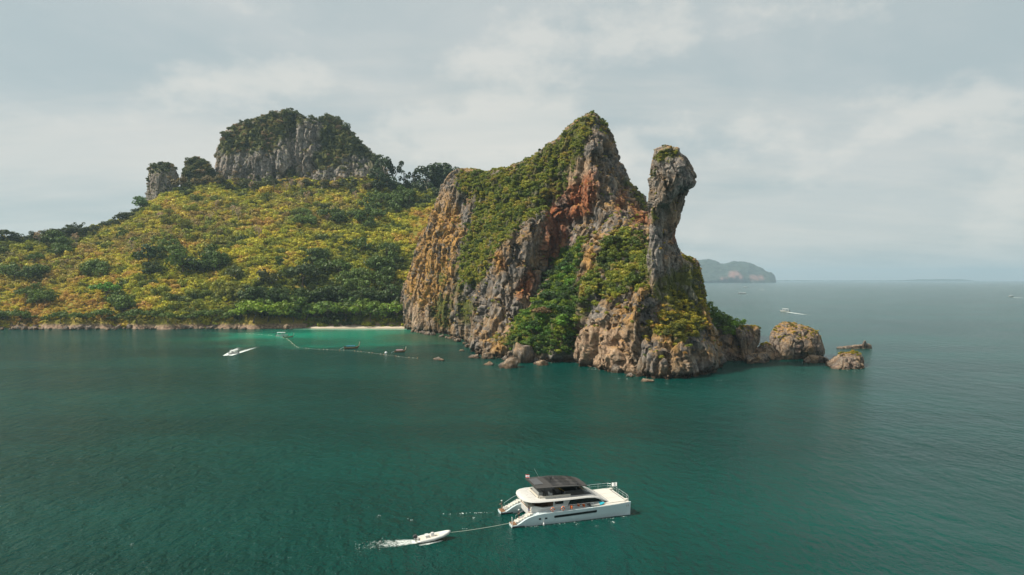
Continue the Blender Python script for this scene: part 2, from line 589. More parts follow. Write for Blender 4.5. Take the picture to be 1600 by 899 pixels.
M_BUTT = Mass(
    [(850, 326), (856, 338), (859, 365), (855, 395), (849, 425), (840, 455), (828, 482), (814, 500), (806, 520), (800, 640), (738, 640),
     (740, 530), (744, 502), (751, 472), (760, 435), (770, 405), (783, 382), (798, 366), (815, 352), (830, 338), (843, 328)],
    [(775, 470, 378), (800, 420, 384), (845, 335, 398), (760, 545, 362), (748, 495, 388), (830, 470, 380), (852, 400, 396), (820, 380, 388), (790, 500, 366), (795, 545, 352)],
    R=9, T=40)
M_SPIRE = Mass([(772, 430), (771, 400), (776, 380), (784, 370), (789, 378), (796, 360), (804, 352), (810, 362), (822, 348), (830, 338), (834, 360), (832, 420), (800, 470), (775, 470)],
    [(780, 400, 388), (800, 370, 392), (830, 345, 394), (800, 460, 378)], R=4.5, T=25)
M_GULLY = Mass(
    [(760, 640), (768, 545), (785, 520), (810, 500), (830, 478), (850, 440), (868, 402), (884, 374), (905, 352), (930, 340), (965, 345), (985, 640)],
    [(905, 352, 394), (930, 345, 384), (884, 395, 404), (855, 445, 382), (868, 420, 394), (905, 420, 362), (815, 508, 344), (870, 500, 330), (905, 500, 330), (785, 540, 346),
     (800, 560, 341), (840, 562, 332), (885, 562, 328), (920, 560, 326)],
    R=7, T=60)
M_LEDGE = Mass([(738, 640), (742, 545), (752, 530), (775, 528), (800, 535), (825, 540), (845, 550), (850, 640)],
    [(745, 545, 362), (775, 540, 356), (820, 550, 348), (760, 560, 355), (830, 565, 342)], R=5, T=40)
M_FRONT = Mass(
    [(890, 660), (887, 560), (892, 522), (904, 482), (899, 440), (904, 410), (915, 386), (930, 366), (945, 351), (957, 339), (969, 336), (984, 348),
     (1000, 354), (1020, 362), (1045, 385), (1070, 402), (1083, 412), (1091, 432), (1099, 460), (1106, 488), (1113, 518), (1119, 545), (1130, 572), (1134, 580), (1136, 660)],
    [(960, 342, 356), (930, 370, 348), (1000, 360, 346), (1015, 420, 318), (955, 420, 326), (922, 450, 326), (902, 500, 322), (945, 500, 303), (990, 470, 304),
     (1045, 440, 304), (1080, 420, 312), (1095, 470, 304), (1050, 500, 291), (1000, 540, 282), (1040, 560, 275), (898, 550, 321), (930, 572, 303), (970, 580, 288),
     (1000, 592, 277), (1050, 596, 271), (1100, 588, 280), (1128, 578, 300), (1060, 530, 281), (1115, 540, 294), (985, 400, 340), (900, 575, 320), (915, 540, 312)],
    R=8, T=48)
M_RIB = Mass([(985, 620), (990, 560), (984, 520), (990, 480), (1004, 450), (1014, 470), (1010, 510), (1006, 540), (1010, 620)],
    [(997, 470, 298), (990, 540, 283), (1000, 590, 274)], R=5, T=25)
M_TOE = Mass([(1008, 640), (1006, 560), (1018, 535), (1045, 527), (1075, 530), (1100, 535), (1118, 550), (1131, 575), (1133, 640)],
    [(1010, 585, 276), (1050, 594, 270), (1100, 588, 278), (1130, 578, 296), (1040, 540, 278), (1090, 540, 284)], R=6, T=25)
M_NECKL = Mass([(1015, 480), (1016, 440), (1016, 400), (1020, 376), (1018, 350), (1018, 320), (1019, 300), (1046, 300), (1043, 330), (1041, 350), (1044, 372), (1052, 395), (1056, 420), (1054, 480)],
    [(1030, 310, 304), (1030, 360, 303), (1030, 400, 301), (1035, 450, 298)], R=4.5, T=15)
M_NECKR = Mass([(1025, 480), (1026, 300), (1073, 298), (1070, 310), (1067, 330), (1063, 348), (1059, 358), (1057, 373), (1059, 381), (1065, 391), (1071, 402), (1083, 414), (1092, 436), (1096, 480)],
    [(1055, 310, 309), (1050, 350, 308.5), (1060, 400, 307), (1080, 440, 305)], R=4.5, T=13)
M_HEAD = Mass([(1044, 320), (1024, 324), (1021, 313), (1019, 294), (1015, 281), (1016, 263), (1019, 250), (1025, 235), (1038, 229), (1050, 229), (1058, 232), (1061, 240), (1069, 245),
               (1076, 256), (1081, 265), (1085, 274), (1088, 285), (1084, 291), (1073, 297), (1058, 304), (1050, 312)],
    [(1040, 240, 304), (1030, 270, 300), (1060, 270, 299), (1080, 280, 303), (1045, 300, 300)], R=5.0, T=18)

def rock_shape(V, Q, amp=1.0, flute=1.0, passes=2, sc=1.0):
    """weathered, jointed limestone: tall blocks with sharp edges, open cracks, vertical flutes, a sea-cut notch"""
    for k in range(passes):
        N = vnormals(V, Q)
        steep = np.clip(1 - np.abs(N[:, 2]), 0, 1)
        U = V / sc
        if k == 0:
            d = fbm(U / 24, 3) * 2.6 * amp
            w = U + 3.0 * np.stack([perlin(U / 9 + 5), perlin(U / 9 + 31), perlin(U / 9 + 77)], 1)
            f1, f2, rv = worley(w * np.array((1 / 11.0, 1 / 11.0, 1 / 42.0)))
            d += (rv - 0.5) * 5.4 * amp * (0.35 + 0.65 * steep)
            d -= (1 - smooth(f2 - f1, 0.0, 0.13)) * 2.8 * amp
            r2 = 1 - np.abs(perlin(w * np.array((0.07, 0.07, 0.010)) + 51))
            d -= smooth(r2, 0.86, 1.0) * 4.0 * amp * flute * steep
        else:
            w = U + 1.2 * np.stack([perlin(U / 4 + 5), perlin(U / 4 + 31), perlin(U / 4 + 77)], 1)
            f1, f2, rv = worley(w * np.array((1 / 4.4, 1 / 4.4, 1 / 15.0)))
            d = (rv - 0.5) * 1.25 * amp
            d -= (1 - smooth(f2 - f1, 0.0, 0.12)) * 0.95 * amp
            r = 1 - np.abs(perlin(w * np.array((0.33, 0.33, 0.035)) + 13))
            d -= smooth(r, 0.72, 1.0) * 1.2 * amp * flute * steep
            d += fbm(U / 2.4, 3, 0.6) * 0.55 * amp
            if V[:, 2].min() < 0:
                d -= 1.5 * min(1.0, amp * 1.2) * np.exp(-((V[:, 2] - 0.5) / 1.1) ** 2) * steep
        V = V + N * d[:, None]
    return V, vnormals(V, Q)

# painted minerals and plant cover: where the rock itself changes
def poly_w(polys, px, py, soft):
    r = np.zeros(len(px), np.float32)
    for p in polys:
        r = np.maximum(r, smooth(PMap(p).inside(px, py), -soft, soft))
    return r
VEG_A = [[(712, 272), (735, 268), (762, 270), (800, 264), (835, 245), (870, 221), (895, 194), (925, 176), (938, 182), (928, 200), (914, 222), (905, 245), (893, 268), (884, 292),
          (872, 312), (853, 330), (835, 338), (815, 348), (792, 370), (772, 398), (756, 432), (738, 452), (720, 440), (714, 420), (722, 390), (737, 350), (742, 322), (738, 300), (718, 300)],
         [(936, 180), (948, 192), (956, 210), (950, 214), (940, 196)]]
VEG_B = [[(798, 545), (805, 505), (828, 484), (848, 455), (862, 425), (868, 405), (884, 388), (905, 380), (918, 372), (908, 400), (902, 440), (906, 470), (896, 510), (890, 552), (870, 556), (840, 552), (815, 545)]]
VEG_C = [[(922, 425), (930, 405), (938, 388), (948, 372), (965, 362), (985, 362), (1004, 372), (1014, 385), (1016, 420), (1010, 445), (990, 455), (965, 462), (952, 472), (935, 462), (926, 482), (908, 500), (903, 470), (908, 448)]]
VEG_D = [[(1018, 447), (1040, 430), (1058, 420), (1066, 405), (1082, 408), (1093, 440), (1102, 475), (1108, 508), (1096, 522), (1070, 526), (1054, 534), (1036, 522), (1010, 530), (1003, 520), (1022, 503), (1030, 488), (1036, 470), (1022, 462)]]
VEG_E = [[(1023, 240), (1036, 231), (1048, 238), (1040, 255), (1028, 256)], [(1048, 232), (1058, 233), (1060, 244), (1050, 252), (1044, 246)],
         [(1016, 268), (1020, 266), (1021, 276), (1016, 276)], [(974, 272), (990, 294), (1004, 306), (1012, 326), (1004, 326), (992, 306), (978, 290)],
         [(1020, 330), (1026, 322), (1028, 345), (1021, 350)]]
VEG_F = [[(680, 470), (700, 462), (706, 488), (700, 512), (682, 505), (674, 488)], [(718, 470), (732, 465), (740, 480), (732, 505), (720, 502)], [(684, 430), (694, 425), (694, 446), (686, 448)],
         [(712, 440), (722, 436), (722, 460), (712, 458)], [(788, 528), (800, 520), (835, 528), (845, 545), (800, 540), (770, 530)]]
GOLD = [[(636, 420), (655, 380), (680, 320), (690, 318), (700, 300), (712, 330), (720, 360), (712, 400), (706, 440), (690, 470), (670, 480), (640, 470), (630, 450)],
        [(920, 382), (935, 368), (944, 360), (938, 380), (928, 400), (920, 428), (912, 430), (914, 400)],
        [(955, 500), (985, 470), (1000, 450), (1012, 450), (1000, 480), (990, 500), (972, 505)],
        [(1000, 535), (1030, 520), (1055, 532), (1062, 552), (1045, 545), (1020, 532)], [(1096, 480), (1104, 470), (1112, 510), (1118, 540), (1110, 540), (1100, 510)],
        [(760, 525), (775, 520), (800, 530), (790, 545), (765, 542)], [(672, 480), (700, 480), (705, 512), (680, 510)], [(770, 400), (786, 392), (790, 420), (776, 425)]]
RUST = [[(850, 322), (868, 318), (885, 322), (884, 345), (890, 372), (880, 400), (860, 410), (855, 380), (860, 345)], [(822, 420), (838, 425), (830, 458), (812, 470), (806, 455)],
        [(846, 352), (858, 348), (856, 400), (846, 410)], [(883, 300), (930, 262), (935, 300), (925, 330), (900, 345), (882, 345)], [(968, 300), (976, 296), (974, 330), (966, 335)],
        [(985, 315), (1012, 330), (1016, 350), (990, 348)], [(1050, 356), (1058, 350), (1056, 378), (1050, 376)], [(872, 280), (884, 275), (880, 310), (868, 315)], [(778, 400), (788, 398), (788, 420), (778, 422)]]
PALE = [[(885, 258), (905, 248), (925, 262), (930, 300), (918, 330), (898, 325), (886, 300)], [(1044, 318), (1062, 312), (1062, 345), (1056, 372), (1048, 366), (1044, 340)],
        [(640, 440), (660, 430), (668, 500), (640, 515)], [(890, 520), (930, 500), (985, 520), (985, 590), (930, 575), (892, 560)], [(688, 300), (697, 295), (695, 360), (686, 365)],
        [(795, 505), (812, 500), (808, 525), (790, 530)]]

def paint(V, N):
    px, py = proj(V[:, 0], V[:, 1], V[:, 2])
    a = fbm(V / 7.0, 4, 0.6) * 15
    b = fbm(V / 7.0, 4, 0.6, 40.0) * 15
    px = (px + a).astype(np.float32)
    py = (py + b).astype(np.float32)
    veg = poly_w(VEG_A, px, py, 5)
    vegb = np.maximum(poly_w(VEG_B, px, py, 5), poly_w(VEG_C, px, py, 5))
    vegd = poly_w(VEG_D, px, py, 5)
    vege = np.maximum(poly_w(VEG_E, px, py, 3), poly_w(VEG_F, px, py, 5))
    gold = poly_w(GOLD, px, py, 10)
    rust = poly_w(RUST, px, py, 8)
    pale = poly_w(PALE, px, py, 9)
    lip = smooth(N[:, 2], 0.52, 0.82) * smooth(V[:, 2], 5, 9)
    grass = np.clip(np.maximum(gold, lip * 0.7), 0, 1)
    gap = smooth(fbm(V / 9, 4, 0.65, 7.0) + 0.25 * N[:, 2], -0.20, 0.02)
    veg = veg * np.maximum(gap, 0.55 + 0 * gap)
    vegb = vegb * np.maximum(gap, 0.6 * smooth(-px, -905, -870))
    vegc = vegb * smooth(px, 895, 915)
    vegb = vegb - vegc
    gold = np.maximum(gold, 0.8 * (1 - gap) * smooth(px, 900, 915) * smooth(-py, -470, -450))
    vegd = vegd * np.maximum(gap, 0.5)
    soil = np.clip(np.maximum(np.maximum(veg, vege), np.maximum(vegb, vegd)), 0, 1)
    wet = smooth(-V[:, 2] + fbm(V / 3, 3) * 1.2, -2.4, -1.1)
    mask = np.stack([rust, grass, pale, wet], 1)
    soil = np.clip(soil + vegc, 0, 1)
    vege = np.maximum(vege, 0)
    veg = np.maximum(veg, vegc)
    return mask, soil, veg, vegb, vegd, vege, gold, lip

# leafy clump shapes shared by all the ground cover
def leaf_cloud(rng, lumps, n, leaf, flat=0.75, outward=1.15, core=True):
    """lumps: rows (x, y, z, r). Returns quads of small leaf faces spread through the volume, and a value per face"""
    L = np.array(lumps, float)
    w = L[:, 3] ** 2
    li = rng.choice(len(L), n, p=w / w.sum())
    d = rng.normal(size=(n, 3))
    d[:, 2] = d[:, 2] * 0.85 + 0.22
    d /= np.linalg.norm(d, axis=1, keepdims=True)
    rad = L[li, 3] * (0.62 + 0.46 * rng.rand(n) ** 0.6)
    c = L[li, :3] + d * rad[:, None] * np.array((1, 1, flat))
    nn = d * outward + rng.normal(size=(n, 3)) * 0.32
    nn /= np.linalg.norm(nn, axis=1, keepdims=True)
    t = np.cross(nn, rng.normal(size=(n, 3)))
    t /= np.maximum(np.linalg.norm(t, axis=1, keepdims=True), 1e-6)
    b = np.cross(nn, t)
    s = leaf * (0.55 + 0.9 * rng.rand(n))[:, None]
    asp = (0.45 + 0.35 * rng.rand(n))[:, None]
    V = np.stack([c - t * s, c - b * s * asp + nn * s * 0.12, c + t * s, c + b * s * asp + nn * s * 0.12], 1).reshape(-1, 3)
    Q = np.arange(4 * n).reshape(n, 4)
    return V, Q, rng.rand(n)

rgl = np.random.RandomState(5)
PROTO = []
for k in range(5):
    m = 5 + k
    lumps = [(0, 0, 0.30, 0.62)]
    for q in range(m):
        a = 2 * math.pi * q / m + rgl.rand()
        r = 0.35 + 0.35 * rgl.rand()
        lumps.append((r * math.cos(a), r * math.sin(a), 0.22 + 0.42 * rgl.rand(), 0.26 + 0.20 * rgl.rand()))
    v, q, rv = leaf_cloud(rgl, lumps, 260, 0.15)
    PROTO.append(bpy.data.objects.new('bush', mesh_np('bush', v, q, LEAF_I, False, face_attrs={'rnd': rv})))
# wispy grass / bare twig tuft
g = []
v, q, rv = leaf_cloud(rgl, [(0, 0, 0.2, 0.5), (0.4, 0.1, 0.15, 0.4), (-0.3, 0.3, 0.15, 0.4), (-0.2, -0.4, 0.2, 0.4)], 190, 0.13, flat=0.9, outward=0.3)
PROTO.append(bpy.data.objects.new('tuft', mesh_np('tuft', v, q, LEAF_I, False, face_attrs={'rnd': rv})))
NTUFT = 5

def scatter_group(name, protos):
    ng = bpy.data.node_groups.new(name, 'GeometryNodeTree')
    ng.interface.new_socket('Geometry', in_out='INPUT', socket_type='NodeSocketGeometry')
    ng.interface.new_socket('Geometry', in_out='OUTPUT', socket_type='NodeSocketGeometry')
    t = NT(ng)
    gi, go = t.n('NodeGroupInput'), t.n('NodeGroupOutput')
    jn = t.n('GeometryNodeJoinGeometry')
    for p in protos[::-1]:
        oi = t.n('GeometryNodeObjectInfo')
        oi.inputs['Object'].default_value = p
        oi.inputs['As Instance'].default_value = True
        ng.links.new(oi.outputs['Geometry'], jn.inputs[0])
    def na(nm, typ):
        nd = t.n('GeometryNodeInputNamedAttribute', data_type=typ)
        nd.inputs['Name'].default_value = nm
        return nd.outputs['Attribute']
    ip = t.n('GeometryNodeInstanceOnPoints')
    ng.links.new(gi.outputs[0], ip.inputs['Points'])
    ng.links.new(jn.outputs[0], ip.inputs['Instance'])
    ip.inputs['Pick Instance'].default_value = True
    ng.links.new(na('pick', 'INT'), ip.inputs['Instance Index'])
    ng.links.new(na('rot', 'FLOAT_VECTOR'), ip.inputs['Rotation'])
    ng.links.new(na('scl', 'FLOAT_VECTOR'), ip.inputs['Scale'])
    ng.links.new(ip.outputs[0], go.inputs[0])
    return ng
NG = scatter_group('plant_cover', PROTO)

def scatter(name, label, pts, scl, pick, tint, rng):
    n = len(pts)
    me = bpy.data.meshes.new(name)
    me.vertices.add(n)
    me.vertices.foreach_set('co', np.ascontiguousarray(pts, np.float32).ravel())
    at = me.attributes.new('pick', 'INT', 'POINT')
    at.data.foreach_set('value', np.ascontiguousarray(pick, np.int32))
    rot = np.stack([rng.normal(size=n) * 0.2, rng.normal(size=n) * 0.2, rng.rand(n) * 6.28], 1)
    for nm, a in (('rot', rot), ('scl', scl)):
        at = me.attributes.new(nm, 'FLOAT_VECTOR', 'POINT')
        at.data.foreach_set('vector', np.ascontiguousarray(a, np.float32).ravel())
    at = me.attributes.new('tint', 'FLOAT_COLOR', 'POINT')
    at.data.foreach_set('color', np.concatenate([np.clip(tint, 0, 1), np.ones((n, 1))], 1).astype(np.float32).ravel())
    me.materials.append(LEAF_I)
    o = link(name, me)
    md = o.modifiers.new('plants', 'NODES')
    md.node_group = NG
    return tag(o, label, kind='stuff')

def lerp_cols(f, stops):
    xs = [s[0] for s in stops]
    return np.stack([np.interp(f, xs, [s[1][c] for s in stops]) for c in range(3)], 1)

def pick_faces(V, Q, w, n, rng):
    """n random spots on the surface, weighted per vertex"""
    a = V[Q]
    ar = np.linalg.norm(np.cross(a[:, 2] - a[:, 0], a[:, 3] - a[:, 1]), axis=1) * 0.5
    p = ar * w[Q].mean(1)
    p /= p.sum()
    fi = rng.choice(len(Q), n, p=p)
    u, v = rng.rand(n, 1), rng.rand(n, 1)
    c = a[fi]
    return (c[:, 0] * (1 - u) + c[:, 1] * u) * (1 - v) + (c[:, 3] * (1 - u) + c[:, 2] * u) * v, Q[fi, 0]

GREENS = [(0.0, (0.05, 0.085, 0.018)), (0.35, (0.125, 0.17, 0.026)), (0.6, (0.235, 0.26, 0.032)), (0.85, (0.34, 0.32, 0.04)), (1.0, (0.34, 0.25, 0.06))]
LUSH = [(0.0, (0.028, 0.055, 0.014)), (0.4, (0.07, 0.135, 0.018)), (0.7, (0.16, 0.24, 0.024)), (1.0, (0.28, 0.30, 0.035))]
OLIVE = [(0.0, (0.07, 0.085, 0.02)), (0.4, (0.18, 0.175, 0.022)), (0.75, (0.34, 0.29, 0.025)), (1.0, (0.40, 0.25, 0.035))]
DRY = [(0.0, (0.13, 0.085, 0.035)), (0.5, (0.31, 0.175, 0.05)), (1.0, (0.40, 0.26, 0.085))]

rg = np.random.RandomState(21)
V, Q = solid([M_RIDGE, M_BUTT, M_SPIRE, M_GULLY, M_LEDGE, M_FRONT, M_RIB, M_TOE], ((-100, 118), (262, 612), (-5, 142)), 1.0)
log('headland voxels %d quads' % len(Q))
V, Q = subdivide(V, Q)
V, N = rock_shape(V, Q)
mask, soil, veg, vegb, vegd, vege, gold, lip = paint(V, N)
me = mesh_np('cliff', V, Q, ROCK, True, attrs={'mask': mask, 'soil': soil})
cliff = tag(link('cliff', me), 'grey and rust limestone headland with a sharp peak falling into the sea', kind='structure')
log('headland mesh')
facing = np.clip(-(N[:, 1]) * 0.6 + N[:, 2] * 0.5 + 0.35, 0.03, 1)

def cover(w, n, pal, lo, hi, name, label, freq=12.0, bias=0.0, V=V, Q=Q, N=N, tufts=0.0, contrast=1.5, lift=0.1):
    p, vi = pick_faces(V, Q, w, n, rg)
    f = np.clip(0.5 + bias + contrast * fbm(p / freq, 3, 0.6, 9.0) + rg.normal(size=n) * 0.14, 0, 1)
    s = (lo + (hi - lo) * rg.rand(n) ** 1.8)
    s = s * (1 - 0.35 * smooth(p[:, 2], 100, 130) * (p[:, 2] < 150))
    scl = np.stack([s, s, s * (0.75 + 0.5 * rg.rand(n))], 1)
    p = p + N[vi] * (s * lift)[:, None]
    pick = rg.randint(0, NTUFT, n)
    if tufts:
        tt = rg.rand(n) < tufts
        pick[tt] = NTUFT
    return [p, scl, pick, lerp_cols(f, pal)]

sets = []
sets.append(cover(veg * facing, 9500, GREENS, 0.9, 2.5, '', '', 10, 0.06, contrast=1.1))
sets.append(cover(vegb * facing, 3200, LUSH, 0.9, 2.3, '', '', 9, 0.0, contrast=1.3))
sets.append(cover(vegd * facing, 2600, OLIVE, 0.7, 1.9, '', '', 9, 0.10, contrast=1.2))
sets.append(cover(vege * facing, 650, GREENS, 0.6, 1.5, '', '', 6, 0.05))
sets.append(cover(gold * (1 - np.maximum(veg, vegb)) * facing, 3000, DRY, 0.5, 1.5, '', '', 8, 0.0, tufts=0.7))
sets.append(cover(lip * (1 - np.maximum(np.maximum(veg, vegb), vegd)) * facing, 1500, GREENS, 0.5, 1.5, '', '', 7, 0.12, tufts=0.4))
cat_ = [np.concatenate([s[k] for s in sets]) for k in range(4)]
scatter('shrubs', 'shrubs and dry grass clinging to the limestone headland', cat_[0], cat_[1], cat_[2], cat_[3], rg)

# the pillar with the bird-like head
V2, Q2 = solid([M_NECKL, M_NECKR, M_HEAD], ((54, 92), (288, 332), (22, 106)), 0.5, k=1.6)
V2, Q2 = subdivide(V2, Q2)
V2, N2 = rock_shape(V2, Q2, amp=0.55, flute=0.8, sc=0.7)
mask2, soil2, va, vb, vc, ve, go, li = paint(V2, N2)
me = mesh_np('rock_pillar', V2, Q2, ROCK_PILLAR, True, attrs={'mask': mask2, 'soil': soil2})
pillar = tag(link('rock_pillar', me), 'tall grey limestone pillar with a narrow neck and overhanging beaked head', kind='structure')
s1 = cover(ve * np.clip(0.4 - N2[:, 1], 0.05, 1), 150, GREENS, 0.35, 0.95, '', '', 5, 0.1, V=V2, Q=Q2, N=N2)
s2 = cover(li * (V2[:, 2] > 45), 90, OLIVE, 0.35, 0.9, '', '', 5, 0.1, V=V2, Q=Q2, N=N2, tufts=0.4)
scatter('pillar_shrubs', 'small shrubs on the head of the limestone pillar', *[np.concatenate([s1[k], s2[k]]) for k in range(4)], rg)
log('pillar')

# ------------------------------------------------------------------ the crag on the hilltop and the two stacks beside it
K_L = Mass([(334, 330), (337, 285), (339, 262), (341, 240), (345, 222), (353, 209), (372, 198), (392, 189), (412, 184), (432, 178), (455, 174), (463, 178), (467, 200), (468, 330)],
    [(340, 280, 840), (400, 280, 828), (460, 280, 842), (400, 240, 836), (400, 195, 856), (345, 230, 850), (450, 180, 858)], R=22, T=70)
K_M = Mass([(461, 330), (462, 210), (464, 178), (480, 184), (494, 189), (500, 200), (503, 330)], [(480, 280, 836), (480, 190, 846)], R=11, T=50)
K_R = Mass([(490, 340), (491, 200), (500, 187), (512, 182), (528, 187), (538, 194), (546, 204), (554, 216), (563, 224), (576, 237), (590, 250), (601, 268), (608, 300), (612, 340)],
    [(510, 290, 826), (550, 290, 822), (590, 290, 834), (520, 240, 840), (515, 190, 856), (570, 245, 846)], R=17, T=60)
K_P = Mass([(225, 345), (227, 310), (229, 282), (231, 265), (245, 259), (262, 258), (272, 263), (277, 277), (280, 300), (283, 345)], [(250, 320, 800), (250, 265, 806)], R=16, T=42)
K_Q = Mass([(282, 330), (286, 268), (295, 253), (308, 248), (320, 256), (331, 266), (338, 276), (340, 330)], [(300, 300, 822), (310, 255, 832)], R=16, T=45)
V3, Q3 = solid([K_L, K_M, K_R], ((-370, -145), (805, 935), (105, 262)), 1.8, k=3)
V3, Q3 = subdivide(V3, Q3)
V3, N3 = rock_shape(V3, Q3, amp=1.5, sc=1.4)
nz = fbm(V3 / 16, 4)
px3, py3 = proj(V3[:, 0], V3[:, 1], V3[:, 2])
topveg = np.maximum(smooth(N3[:, 2], 0.40, 0.75), poly_w([[(338, 250), (345, 215), (372, 196), (455, 172), (470, 180), (466, 200), (452, 205), (438, 222), (420, 238), (400, 232), (390, 240), (370, 236), (350, 240)],
      [(500, 205), (508, 186), (528, 184), (548, 204), (565, 224), (602, 262), (612, 300), (596, 300), (588, 262), (572, 246), (552, 240), (536, 258), (510, 266), (492, 266), (490, 250), (505, 232)],
      [(440, 290), (450, 268), (466, 262), (470, 300)]], (px3 + nz * 16).astype(np.float32), (py3 + nz * 14).astype(np.float32), 5))
maskk = np.stack([0 * nz, 0 * nz, smooth(-nz, 0.1, 0.4) * 0.25, 0 * nz], 1)
tag(link('crag', mesh_np('crag', V3, Q3, ROCK_COOL, True, attrs={'mask': maskk, 'soil': topveg})), 'grey limestone crag with fluted cliffs crowning the wooded hill', kind='structure')
V4, Q4 = solid([K_P], ((-450, -370), (790, 860), (100, 192)), 1.4, k=3)
V4, Q4 = subdivide(V4, Q4)
V4, N4 = rock_shape(V4, Q4, amp=0.9)
nz4 = fbm(V4 / 16, 4)
tag(link('rock_stack', mesh_np('rock_stack', V4, Q4, ROCK_COOL, True, attrs={'mask': np.stack([0 * nz4, 0 * nz4, smooth(nz4, 0, 0.3) * 0.3, 0 * nz4], 1), 'soil': smooth(N4[:, 2], 0.2, 0.6)})),
    'square grey rock stack standing alone at the left of the hilltop crag', kind='structure')
V5, Q5 = solid([K_Q], ((-415, -345), (808, 885), (100, 195)), 1.8, k=3)
V5, N5 = rock_shape(V5, Q5, amp=0.9)
tag(link('rock_mound', mesh_np('rock_mound', V5, Q5, ROCK_COOL, True, attrs={'mask': np.zeros((len(V5), 4), np.float32), 'soil': 0 * V5[:, 0] + 0.9})),
    'overgrown rock mound between the square stack and the hilltop crag', kind='structure')
CRAGP = [(0.0, (0.045, 0.062, 0.02)), (0.4, (0.095, 0.11, 0.03)), (0.65, (0.17, 0.15, 0.04)), (0.85, (0.23, 0.16, 0.075)), (1.0, (0.26, 0.18, 0.11))]
fc = lambda N: np.clip(0.35 - N[:, 1] * 0.6 + N[:, 2] * 0.3, 0.02, 1)
c1 = cover(topveg ** 2 * fc(N3), 1900, CRAGP, 1.6, 4.2, '', '', 22, 0.0, V=V3, Q=Q3, N=N3, tufts=0.12)
c2 = cover((smooth(N4[:, 2], 0.2, 0.6) + 0.05) * fc(N4), 260, CRAGP, 1.4, 4.0, '', '', 15, -0.05, V=V4, Q=Q4, N=N4)
c3 = cover(fc(N5), 520, CRAGP, 1.8, 5.0, '', '', 15, -0.12, V=V5, Q=Q5, N=N5)
scatter('crag_shrubs', 'dark shrubs and dry brush on the hilltop crag', *[np.concatenate([c1[k], c2[k], c3[k]]) for k in range(4)], rg)
log('crag')
# ------------------------------------------------------------------ the wooded hill
HA = np.array([-500, -250, 0, 60, 100, 150, 190, 215, 235, 280, 340, 450, 560, 600, 640, 690, 720, 800, 1000], float)
HYPIX = np.array([415, 400, 384, 381, 372, 359, 349, 338, 324, 300, 289, 287, 289, 291, 299, 303, 330, 380, 440], float)
HYR = np.array([660, 670, 700, 715, 730, 755, 770, 775, 785, 805, 825, 830, 825, 815, 800, 770, 760, 740, 700], float)
HSH = np.array([-500, 0, 120, 240, 380, 480, 560, 640, 700, 1000], float)
HSY = np.array([590, 562, 556, 553, 557, 561, 562, 560, 566, 575], float)
def hill_h(x, y, detail=True):
    a = CX + F * x / y
    yr = np.interp(a, HA, HYR)
    ypx = np.interp(a, HA, HYPIX)
    H = CAMH + (CY - F * math.tan(PITCH) - ypx) / F * yr
    ys = np.interp(a, HSH, HSY) + 5.0 * np.sin(a / 23.0) * np.clip((470 - a) / 60, 0, 1) + 3.0 * np.sin(a / 7.3 + 1) * np.clip((470 - a) / 60, 0, 1)
    ys = ys + 7.0 * smooth(a, 455, 480) * (1 - smooth(a, 650, 668))
    t = (y - ys) / (yr - ys)
    z = np.where(t < 1, H * np.sign(t) * np.abs(t) ** 0.92, H * (1 - 0.16 * (t - 1) ** 2))
    if detail:
        p = np.stack([x, y, 0 * x], -1).reshape(-1, 3)
        n = (fbm(p / 70, 4) * 9 + fbm(p / 14, 3) * 1.8).reshape(x.shape)
        z = z + n * np.clip(t * 2.5, 0, 1) * np.clip(2.2 - t, 0, 1)
    z = z + smooth(t, 0.0, 0.02) * 2.2
    return np.maximum(z, -4)
xs = np.arange(-640, 60, 3.0)
ys = np.arange(540, 1060, 3.0)
gx, gy = np.meshgrid(xs, ys)
gz = hill_h(gx, gy)
V6 = np.stack([gx, gy, gz], -1).reshape(-1, 3).astype(np.float32)
nx, ny = len(xs), len(ys)
ii = np.arange(nx * ny).reshape(ny, nx)
Q6 = np.stack([ii[:-1, :-1], ii[:-1, 1:], ii[1:, 1:], ii[1:, :-1]], -1).reshape(-1, 4)
N6 = vnormals(V6, Q6)

m, t, b = newmat('hill_ground')
geo = t.n('ShaderNodeNewGeometry').outputs['Position']
na, nb_ = t.noise(geo, 0.05, 6, 0.6), t.noise(geo, 0.5, 5, 0.65)
c = t.ramp(nb_, [(0.3, (0.13, 0.11, 0.026)), (0.5, (0.28, 0.225, 0.045)), (0.7, (0.38, 0.28, 0.075))])
c = t.mix(t.maprange(na, 0.42, 0.62), c, t.ramp(nb_, [(0.3, (0.09, 0.10, 0.02)), (0.7, (0.24, 0.22, 0.04))]))
zz_ = t.n('ShaderNodeSeparateXYZ', i={0: geo}).outputs[2]
bank = t.maprange(t.math('ADD', zz_, t.math('MULTIPLY', nb_, 5.0)), 4.5, 7.5, 1.0, 0.0)
c = t.mix(bank, c, t.ramp(nb_, [(0.3, (0.14, 0.09, 0.06)), (0.5, (0.30, 0.21, 0.15)), (0.7, (0.45, 0.35, 0.26))]))
t.put(b.inputs['Base Color'], c)
b.inputs['Roughness'].default_value = 1.0
b.inputs['Specular IOR Level'].default_value = 0.1
t.put(b.inputs['Normal'], t.n('ShaderNodeBump', i={'Height': nb_, 'Strength': 1.0, 'Distance': 2.0}).outputs[0])
HILLM = m
tag(link('hill', mesh_np('hill', V6, Q6, HILLM, True)), 'long hill under yellow green scrub rising from the shore', kind='structure')

